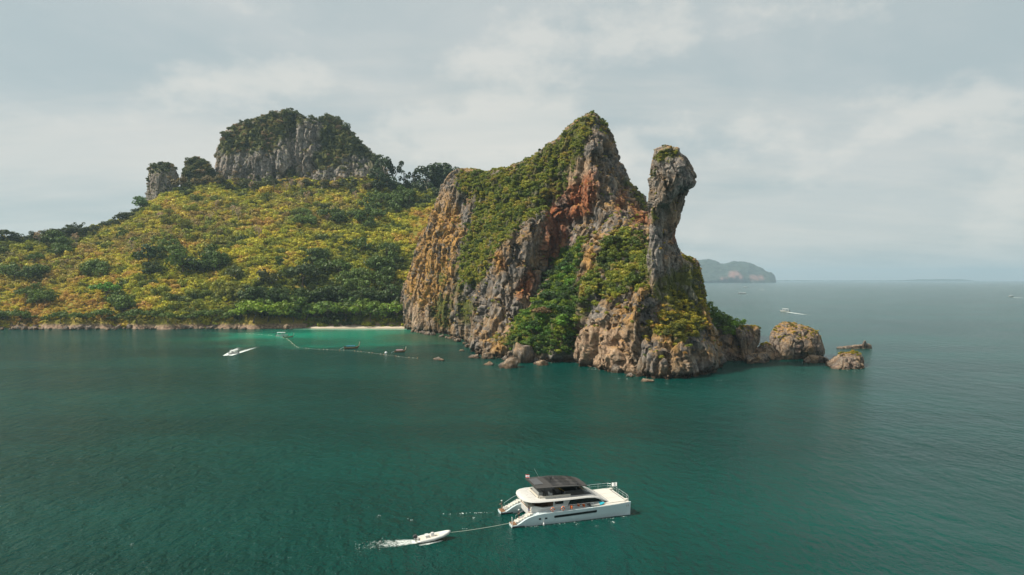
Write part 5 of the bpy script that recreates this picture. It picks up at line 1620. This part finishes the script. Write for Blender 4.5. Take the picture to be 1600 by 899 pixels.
# things carried on the yacht
def flag(x, y, z, h, name, label, mats, L=0.9, Hh=0.55, ang=0.5, pole=True):
    f = thing(name, label, 'flag', yw(x, y, z), YR)
    if pole:
        G().tube([(0, 0, 0), (0, 0, h)], 0.018, 5).obj('flagpole', STEEL, f)
    n = len(mats)
    for k, mm in enumerate(mats):
        z0, z1 = h - Hh * (k + 1) / n, h - Hh * k / n
        g = G()
        rr = []
        for i in range(7):
            u = i / 6
            xx, yy = u * L * math.cos(ang), u * L * math.sin(ang) + 0.07 * math.sin(u * 7)
            rr.append([(xx, yy - 0.006, z0 - 0.10 * u), (xx, yy + 0.006, z0 - 0.10 * u), (xx, yy + 0.006, z1 - 0.10 * u), (xx, yy - 0.006, z1 - 0.10 * u)])
        g.loft(rr).obj('cloth', mm, f)
    return f
flag(9.62, 0.7, 2.1, 2.0, 'flag', 'white flag flying from a pole at the yacht bow', [WCLOTH], 0.85, 0.65, 2.7)
flag(-5.3, 1.9, 5.42, 0.75, 'flag', 'small red white and blue striped flag on the hardtop corner', [RED, WCLOTH, NAVY, WCLOTH, RED], 0.8, 0.5, 2.2)
for x, lab in ((-3.45, 'orange and white life ring nearer the stern on the yacht side rail'), (-1.75, 'orange and white life ring nearer the bow on the yacht side rail')):
    o = thing('life_ring', lab, 'life ring', yw(x, -4.0, 2.24), YR, 'life rings on the yacht rail')
    for k in range(4):
        a = math.pi / 4 + k * math.pi / 2
        G().torus((0, 0, 0), 0.27, 0.085, 7, 8, a + 0.2, a + math.pi / 2 - 0.2).obj('ring_section', ORANGE, o, True)
        G().torus((0, 0, 0), 0.27, 0.087, 3, 8, a - 0.2, a + 0.2).obj('white_band', WCLOTH, o, True)
for x, y, z, lab in ((-0.2, -3.5, 1.92, 'orange life jacket on the side deck nearest the white panel'), (1.2, -3.05, 2.0, 'orange life jacket against the dark saloon window'), (2.0, -3.3, 1.96, 'orange life jacket beside the paddle board'), (-0.35, -3.95, 2.1, 'orange life jacket hung on the side rail')):
    o = thing('life_jacket', lab, 'life jacket', yw(x, y, z), YR + 0.3, 'orange life jackets on the side deck')
    g = G()
    for s in (-1, 1):
        g.loft([[(-0.06, 0.04 * s, 0), (0.06, 0.04 * s, 0), (0.08, 0.24 * s, 0), (-0.06, 0.26 * s, 0)], [(-0.08, 0.06 * s, 0.25), (0.07, 0.06 * s, 0.25), (0.08, 0.25 * s, 0.25), (-0.07, 0.26 * s, 0.25)], [(-0.05, 0.1 * s, 0.45), (0.04, 0.1 * s, 0.45), (0.04, 0.2 * s, 0.45), (-0.05, 0.2 * s, 0.45)]])
    g.obj('float_panel', ORANGE, o)
    G().box((0, 0, 0.18), (0.19, 0.56, 0.04)).obj('belt', BLACK, o)
o = thing('paddle_board', 'grey paddle board with turquoise nose lying on the side deck', 'paddle board', yw(4.0, -3.45, 2.2), YR + 0.02)
bo = []
for x in np.linspace(-1.6, 1.6, 17):
    w = 0.40 * (1 - abs(x / 1.62) ** 2.6) + 0.015
    zz_b = 0.10 * max(0, (abs(x) - 1.0)) ** 2
    bo.append((x, w, zz_b))
for lo_, hi_, mm, nm in ((0, 4, RUBBER, 'tail'), (3, 12, GREYB, 'deck'), (11, 17, TURQ, 'nose')):
    sl = bo[max(lo_, 0):hi_]
    G().loft([[(x, -w, z), (x, w, z), (x, w, z + 0.11), (x, -w, z + 0.11)] for x, w, z in sl]).obj(nm, mm, o, 40)
o.rotation_euler = (math.radians(24), 0, YR + 0.02)
o = thing('fender', 'white fender hanging at the waterline under the portholes', 'fender', yw(-5.0, -4.24, 0.0), YR)
G().lathe([(0.03, -0.1), (0.12, -0.02), (0.13, 0.3), (0.10, 0.42), (0.03, 0.46)], n=10).obj('bumper', WCLOTH, o, True)
G().tube([(0, 0, 0.44), (0, 0.12, 1.3)], 0.012, 4).obj('lanyard', ROPE, o)
person('person', 'crew member in black shirt and white cap on the far swim platform', yw(-9.6, 3.1, 0.43), YR + 2.6, DSHIRT, KHAKI, WCLOTH, 'reach')
person('person', 'crew member in black with white cap handling the tow rope on the near platform', yw(-8.55, -2.9, 0.78), YR + 3.3, DSHIRT, DSHIRT, WCLOTH, 'reach')
person('person', 'person in dark clothes and no cap climbing the near stern steps', yw(-7.0, -3.0, 1.55), YR + 0.2, DSHIRT, NAVY, None, 'stand', 1.62)
o = thing('ladder', 'white folding boarding ladder standing at the near stern corner', 'ladder', yw(-9.9, -3.75, 0.35), YR)
for s in (-0.16, 0.16):
    G().tube([(0, s, 0), (-0.05, s, 1.35)], 0.03, 6).obj('rail', WHITE, o)
for k in range(5):
    G().tube([(-0.01 * k, -0.16, 0.15 + 0.27 * k), (-0.01 * k, 0.16, 0.15 + 0.27 * k)], 0.028, 6).obj('rung', WHITE, o)

# ---- the dinghy on tow
DC = Pz(675, 844, 0)
DR = math.radians(17)
def dw(x, y, z=0.0):
    return (DC[0] + x * math.cos(DR) - y * math.sin(DR), DC[1] + x * math.sin(DR) + y * math.cos(DR), z)
D = thing('dinghy', 'small white inflatable dinghy with outboard, towed behind the catamaran', 'dinghy', (DC[0], DC[1], 0.08), DR)
D.rotation_euler = (0, math.radians(-5), DR)
g = G()
path = [(-2.6, -0.85, 0.36), (-1.6, -0.92, 0.36), (0.2, -0.92, 0.38), (1.5, -0.72, 0.46), (2.4, -0.34, 0.60), (2.75, 0, 0.68), (2.4, 0.34, 0.60), (1.5, 0.72, 0.46), (0.2, 0.92, 0.38), (-1.6, 0.92, 0.36), (-2.6, 0.85, 0.36)]
g.tube(path, [0.10, 0.24, 0.25, 0.25, 0.25, 0.25, 0.25, 0.25, 0.25, 0.24, 0.10], 10).obj('collar', WHITE, D, True)
g = G()
g.loft([[(x, -w, z), (x, 0, z - d), (x, w, z), (x, w * 0.9, z + 0.12), (x, -w * 0.9, z + 0.12)] for x, w, z, d in ((-2.2, 0.75, 0.22, 0.30), (0, 0.78, 0.22, 0.36), (1.4, 0.6, 0.28, 0.30), (2.3, 0.25, 0.45, 0.12))]).obj('hull', WHITE, D)
G().box((-0.3, 0, 0.50), (3.2, 1.3, 0.05)).obj('floor', CREAM, D)
G().box((-2.15, 0, 0.5), (0.10, 1.35, 0.6)).obj('transom', WHITE, D)
eng = G().loft([[(-2.75, -0.2, 0.75), (-2.25, -0.2, 0.75), (-2.25, 0.2, 0.75), (-2.75, 0.2, 0.75)], [(-2.85, -0.22, 1.0), (-2.2, -0.22, 1.05), (-2.2, 0.22, 1.05), (-2.85, 0.22, 1.0)], [(-2.7, -0.15, 1.2), (-2.3, -0.15, 1.22), (-2.3, 0.15, 1.22), (-2.7, 0.15, 1.2)]]).obj('outboard', RUBBER, D, 40)
G().box((-2.45, 0, 0.42), (0.18, 0.12, 0.7)).box((-2.5, 0, 0.05), (0.5, 0.2, 0.05)).obj('leg', GREYF, eng)
G().box((0.15, 0, 0.78), (0.55, 0.6, 0.55), taper=0.8).obj('console', WHITE, D)
G().loft([[(0.35, -0.26, 1.05), (0.40, -0.26, 1.05), (0.40, 0.26, 1.05), (0.35, 0.26, 1.05)], [(0.22, -0.22, 1.32), (0.26, -0.22, 1.32), (0.26, 0.22, 1.32), (0.22, 0.22, 1.32)]]).obj('windscreen', GLASS, D)
G().box((-0.75, 0, 0.72), (0.5, 0.9, 0.4)).obj('seat', WHITE, D)
G().loft([[(x, s_ * w, z) for s_, z in ((-1, za), (1, za), (1, za + 0.07), (-1, za + 0.07))] for x, w, za in ((1.2, 0.6, 0.58), (2.0, 0.35, 0.66), (2.5, 0.1, 0.74))]).obj('bow_locker', WHITE, D)
def sag(a, b_, drop, n=24):
    a, b_ = np.array(a), np.array(b_)
    return [tuple(a + (b_ - a) * u - np.array((0, 0, drop * 4 * u * (1 - u)))) for u in np.linspace(0, 1, n)]
tag(G().tube(sag(dw(2.85, 0, 0.85), yw(-10.0, -3.2, 0.55), 0.12), 0.032, 5).obj('tow_rope', ROPE), 'pale tow rope from the yacht stern to the dinghy bow', 'rope')
# froth round the dinghy and along its wake
rf = np.random.RandomState(8)
foam_sheet('wake_foam', 'white wake froth streaming behind the towed dinghy', [dw(-1.9, 0)[:2], dw(-4, 0.1)[:2], dw(-7, 0.5)[:2], dw(-11.5, 1.4)[:2]], lambda u: 1.0 + 2.0 * u,
           lambda u, v: (0.66 * (1 - u) ** 0.55) * (1 - 0.75 * abs(v) ** 3) * min(1, 8 * (1 - u)) - 0.6 * max(0, abs(v) - 0.85) / 0.15)
foam_sheet('bow_foam', 'white froth thrown along the near side of the dinghy', [dw(2.0, -0.45)[:2], dw(0.8, -1.0)[:2], dw(-1.0, -1.35)[:2], dw(-3.0, -1.75)[:2]], lambda u: 0.14 + 0.55 * u,
           lambda u, v: 0.85 * min(1, 5 * u) * (1 - 0.8 * u * u) * (1 - 0.7 * abs(v) ** 2))
foam_sheet('bow_foam', 'thin froth along the far side of the dinghy', [dw(1.6, 0.75)[:2], dw(0.2, 1.05)[:2], dw(-2.6, 1.3)[:2]], lambda u: 0.08 + 0.22 * u,
           lambda u, v: 0.6 * min(1, 5 * u) * (1 - 0.7 * abs(v) ** 2))
foam_sheet('foam', 'faint froth line along the yacht waterline', [yw(-8, -4.35)[:2], yw(0, -4.3)[:2], yw(9, -3.9)[:2]], lambda u: 0.22, lambda u, v: 0.28 - 0.4 * v * v, 80, 7)
foam_sheet('foam', 'faint froth trailing from the far stern of the yacht', [Pz(772, 801, 0)[:2], Pz(730, 802.5, 0)[:2], Pz(688, 804.5, 0)[:2]], lambda u: 0.28, lambda u, v: 0.36 - 0.5 * v * v - 0.1 * u, 80, 7)
sp = []
for k in range(70):
    u = rf.rand()
    q = dw(-2.5 - 9 * u, rf.randn() * (0.5 + 0.9 * u) + 0.8 * u)
    sp.append((q[0], q[1], 0.02 + 0.05 * rf.rand()))
for k in range(22):
    px = 690 + 82 * rf.rand()
    q = Pz(px, 803.5 - (px - 690) * 0.035 + rf.randn() * 0.35, 0)
    sp.append((q[0], q[1], 0.05 + 0.10 * rf.rand()))
for k in range(40):
    q = yw(-8 + 17 * rf.rand(), -4.15 - 0.35 * rf.rand() ** 2)
    sp.append((q[0], q[1], 0.04 + 0.07 * rf.rand()))
for px, py in ((955, 815), (930, 822), (905, 819), (958, 816), (742, 809), (727, 826), (207, 850), (590, 806), (640, 812)):
    for k in range(3):
        q = Pz(px + rf.randn() * 3, py + rf.randn() * 0.7, 0)
        sp.append((q[0], q[1], 0.04 + 0.09 * rf.rand()))
foam('foam', 'flecks of white froth beside the yacht and on wave tops', sp, 2)

# ---- wooden longtail boats
def longtail(px, py, rz, L, canopy, label, cover_=True, name='longtail_boat'):
    q = Pz(px, py, 0)
    o = thing(name, label, 'longtail boat', (q[0], q[1], 0), rz)
    st = [(-0.50, 0.075, 0.10, -0.02), (-0.30, 0.10, 0.085, -0.05), (0.0, 0.11, 0.085, -0.055), (0.25, 0.085, 0.10, -0.05), (0.40, 0.045, 0.15, 0.0), (0.48, 0.018, 0.24, 0.10)]
    g = G()
    g.loft([[(x * L, w * L, zt * L), (x * L, w * 0.6 * L, (zb + 0.02) * L), (x * L, 0, zb * L), (x * L, -w * 0.6 * L, (zb + 0.02) * L), (x * L, -w * L, zt * L), (x * L, -w * 0.8 * L, (zt - 0.015) * L), (x * L, 0, (zt - 0.03) * L), (x * L, w * 0.8 * L, (zt - 0.015) * L)] for x, w, zt, zb in st])
    h = g.obj('hull', WOODB, o, 35)
    G().loft([[(0.46 * L, -0.012 * L, 0.17 * L), (0.50 * L, -0.012 * L, 0.16 * L), (0.50 * L, 0.012 * L, 0.16 * L), (0.46 * L, 0.012 * L, 0.17 * L)],
              [(0.50 * L, -0.012 * L, 0.26 * L), (0.535 * L, -0.012 * L, 0.25 * L), (0.535 * L, 0.012 * L, 0.25 * L), (0.50 * L, 0.012 * L, 0.26 * L)],
              [(0.525 * L, -0.016 * L, 0.46 * L), (0.575 * L, -0.02 * L, 0.46 * L), (0.575 * L, 0.02 * L, 0.46 * L), (0.525 * L, 0.02 * L, 0.46 * L)]]).obj('prow', TANC, o)
    G().tube([(0.505 * L, -0.03 * L, 0.28 * L), (0.535 * L, 0, 0.27 * L), (0.505 * L, 0.03 * L, 0.28 * L)], 0.012 * L, 6).obj('garland', RED, o)
    if cover_:
        cv = G()
        n = 7
        rr = []
        for x in (-0.36, -0.1, 0.22):
            rr.append([(x * L, 0.10 * L * math.cos(a), (0.17 + 0.06 * math.sin(a)) * L) for a in np.linspace(0, math.pi, n)] + [(x * L, 0.095 * L * math.cos(a), (0.16 + 0.055 * math.sin(a)) * L) for a in np.linspace(math.pi, 0, n)])
        cv.loft(rr).obj('canopy', canopy, o, 40)
        for x in (-0.34, -0.08, 0.2):
            for s in (-1, 1):
                G().tube([(x * L, 0.092 * s * L, 0.07 * L), (x * L, 0.095 * s * L, 0.18 * L)], 0.006 * L, 5).obj('post', WOODB, o)
    en = G().box((-0.47 * L, 0, 0.15 * L), (0.10 * L, 0.07 * L, 0.08 * L)).obj('engine', RUBBER, o)
    G().tube([(-0.50 * L, 0, 0.14 * L), (-0.80 * L, 0.02 * L, -0.01 * L)], 0.008 * L, 5).obj('shaft', STEEL, en)
    return o
longtail(450.5, 527.5, 0.25, 6.8, PINKC, 'wooden longtail boat touching the white canopied boat in the bay', False)
longtail(549.5, 545, 0.38, 8.4, BLUEC, 'dark longtail boat with blue canopy moored on the buoy line')
longtail(625, 550.5, 0.50, 6.4, PINKC, 'longtail boat with pinkish canopy, rightmost in the bay')
def white_boat(px, py, rz, L, label, name='tour_boat', canopy=True, cat='boat'):
    q = Pz(px, py, 0)
    o = thing(name, label, cat, (q[0], q[1], 0), rz)
    st = [(-0.5, 0.15, 0.10, -0.03), (0.0, 0.16, 0.11, -0.05), (0.3, 0.12, 0.14, -0.03), (0.46, 0.05, 0.17, 0.05), (0.5, 0.012, 0.185, 0.12)]
    G().loft([[(x * L, w * L, zt * L), (x * L, w * 0.7 * L, (zb + 0.02) * L), (x * L, 0, zb * L), (x * L, -w * 0.7 * L, (zb + 0.02) * L), (x * L, -w * L, zt * L)] for x, w, zt, zb in st]).obj('hull', WHITE, o, 35)
    G().box((0.05 * L, 0, 0.17 * L), (0.18 * L, 0.16 * L, 0.11 * L), taper=0.8).obj('console', GREYB, o)
    if canopy:
        G().loft([[(x * L, -w * L, z * L), (x * L, w * L, z * L), (x * L, w * L, (z + 0.02) * L), (x * L, 0, (z + 0.035) * L), (x * L, -w * L, (z + 0.02) * L)] for x, w, z in ((-0.42, 0.13, 0.30), (0.0, 0.145, 0.31), (0.24, 0.12, 0.30))]).obj('canopy', WCLOTH, o)
        for x in (-0.4, -0.08, 0.22):
            for s in (-1, 1):
                G().tube([(x * L, 0.12 * s * L, 0.08 * L), (x * L, 0.12 * s * L, 0.31 * L)], 0.008 * L, 5).obj('post', STEEL, o)
    for s in (-1, 1):
        G().box((-0.53 * L, 0.06 * s * L, 0.10 * L), (0.05 * L, 0.05 * L, 0.16 * L)).obj('outboard', RUBBER, o)
    return o
white_boat(441, 525.5, 0.1, 8.2, 'white tour boat with flat canopy anchored near the beach')
white_boat(364, 553, math.pi + 0.9, 6.2, 'white speedboat in the left bay running ahead of its foamy wake', 'speedboat', True)
def wake(px0, py0, px1, py1, w0, w1, label, arms=True, k=0.75):
    a, b_ = Pz(px0, py0, 0), Pz(px1, py1, 0)
    ml = lambda u: a[:2] + (b_[:2] - a[:2]) * u
    return foam_sheet('wake_foam', label, [ml(u) for u in np.linspace(0, 1, 5)], lambda u: w0 + (w1 - w0) * u,
                      lambda u, v: (k * (1 - u) ** 0.7 * (0.35 + 0.65 * abs(v) ** 1.5 if arms else 1 - 0.5 * v * v)) * (1 if abs(v) < 0.9 else 0.5), 50, 15)
wake(355.5, 556, 393, 540.5, 2.4, 7.0, 'foam wake fanning out behind the speedboat in the left bay', True, 1.35)
white_boat(1226, 487.3, math.pi - 0.55, 11, 'white motorboat heading left with a thin wake, beyond the headland', 'motorboat', True)
wake(1229, 487.8, 1276, 494.5, 2.0, 3.2, 'thin wake trailing the motorboat beyond the headland', False, 1.0)
white_boat(1157.5, 459.6, 0.3, 14, 'left one of two tiny white boats below the hazy island', 'motorboat', True)
white_boat(1163.5, 459.6, -0.2, 11, 'right one of two tiny white boats below the hazy island', 'motorboat', True)
white_boat(1165, 450.4, 0.1, 18, 'faint white boat farthest off, just under the hazy island', 'motorboat', True)
white_boat(1579, 464.5, math.pi + 0.2, 12, 'small white boat at the far right edge with its wake', 'motorboat', True)
wake(1582, 465, 1608, 466.3, 3.0, 4.0, 'wake behind the small boat at the far right edge', False, 1.1)
sp = []
for k in range(40):
    q = Pz(1186 + 9 * rf.rand(), 452.8 + 0.5 * rf.rand(), 0)
    sp.append((q[0], q[1], 2.0 * rf.rand() + 0.6))
foam('foam', 'faint white streak of a wake far out below the hazy island', sp, 14)
# small splashes at the foot of the rocks
sp = []
for px, py, n, sx in ((778, 577, 10, 3), (926, 577, 12, 4), (803, 571, 6, 3), (965, 592, 10, 9), (1040, 600, 14, 30), (1110, 594, 10, 12), (1340, 579, 12, 10), (1355, 573, 8, 4), (1290, 572, 6, 5), (690, 566, 6, 5), (1362, 546.5, 6, 3), (1250, 567, 8, 20)):
    for k in range(n):
        q = Pz(px + rf.randn() * sx, py + rf.randn() * 0.5, 0)
        sp.append((q[0], q[1], 0.05 + 0.16 * rf.rand() ** 2))
band = np.nonzero((np.abs(V[:, 2]) < 0.35) & (N[:, 1] < 0.3))[0]
for i in rf.choice(band, min(len(band), 420), replace=False):
    if perlin(V[i:i + 1] / 6.0)[0] < -0.05: continue
    o_ = N[i, :2] * (0.2 + 0.7 * rf.rand())
    sp.append((V[i, 0] + o_[0], V[i, 1] + o_[1], 0.06 + 0.16 * rf.rand() ** 2))
foam('foam', 'small white splashes along the foot of the rocks', sp, 15)

# ---- the swimming line of floats across the bay
BLN = [(370, 521.5), (395, 522), (420, 524), (435, 526), (447, 529), (453, 533), (460, 540), (466, 543), (480, 544.8), (500, 546), (520, 546.8), (540, 547.5), (560, 549), (575, 551), (590, 553), (603, 554.5), (615, 556), (628, 558), (640, 559.2), (652, 560)]
pts = np.array([Pz(a, b_, 0) for a, b_ in BLN])
cum = np.concatenate([[0], np.cumsum(np.linalg.norm(np.diff(pts, axis=0), axis=1))])
at_ = lambda s_: np.array([np.interp(s_, cum, pts[:, c_]) for c_ in range(3)])
bl = thing('buoy_line', 'line of small floats on a rope closing off the bay', 'buoy line', tuple(pts[0]))
G().tube([tuple(at_(s_) - pts[0] + np.array((0, 0, 0.03))) for s_ in np.linspace(0, cum[-1], 90)], 0.012, 4).obj('rope', ROPE, bl)
fw = G().lathe([(0.12, -0.2), (0.34, -0.1), (0.38, 0.12), (0.26, 0.32), (0.05, 0.38)], n=8).mesh('float', TANC, True)
fo = G().lathe([(0.12, -0.2), (0.34, -0.1), (0.38, 0.12), (0.26, 0.32), (0.05, 0.38)], n=8).mesh('float', plain('faded_orange', (0.55, 0.24, 0.09), 0.6), True)
for k, s_ in enumerate(np.linspace(8, cum[-1], 84)):
    if k % 9 in (3, 4, 7, 8): continue
    q = at_(s_) - pts[0]
    link('float', fo if s_ > cum[-1] * 0.72 and k % 2 else fw, bl, (q[0], q[1] + rf.randn() * 0.4, 0), (0, 0, k), 0.62)
q = Pz(603, 551.8, 0)
o = thing('mooring_buoy', 'single white ball buoy floating by the swim line', 'buoy', (q[0], q[1], 0))
G().lathe([(0.1, -0.5), (0.5, -0.35), (0.72, 0.05), (0.6, 0.5), (0.3, 0.75), (0.08, 0.8)], n=14).obj('ball', WCLOTH, o, True)
G().torus((0, 0, 0.88), 0.09, 0.03, 10, 6).obj('ring', STEEL, o)
q = Pz(590.5, 551.5, 0)
# pale dead branch arching over a hollow in the bushes below the pillar
q = P(1067, 455, 297)
hit = on_rock(1067, 456)
if hit is not None:
    g = G()
    g.tube([(-1.4, 0, -0.6), (-1.1, -0.3, 0.5), (-0.3, -0.5, 1.0), (0.6, -0.5, 0.9), (1.3, -0.2, 0.2)], [0.12, 0.13, 0.12, 0.1, 0.06], 6)
    g.tube([(-0.3, -0.5, 1.0), (0.1, -0.7, 1.5)], [0.07, 0.03], 5)
    tag(g.obj('dead_branch', BARK_PALE, None, True, loc=tuple(hit + np.array((0, -1.0, 0.6)))), 'pale dead branch arching over the bushes below the pillar', 'branch')
log('boats')
# ------------------------------------------------------------------ air
def haze():
    m = bpy.data.materials.new('haze')
    m.use_nodes = True
    nt = m.node_tree
    nt.nodes.clear()
    out = nt.nodes.new('ShaderNodeOutputMaterial')
    pv = nt.nodes.new('ShaderNodeVolumePrincipled')
    pv.inputs['Color'].default_value = (0.60, 0.84, 1.0, 1)
    pv.inputs['Density'].default_value = 7.5e-5
    pv.inputs['Anisotropy'].default_value = 0.15
    nt.links.new(pv.outputs[0], out.inputs['Volume'])
    g = G()
    g.box((0, 11400, 199), (52600, 29400, 410))
    o = g.obj('haze', m)
    return tag(o, kind='stuff')
haze()
log('done, %d objects' % len(S.objects))
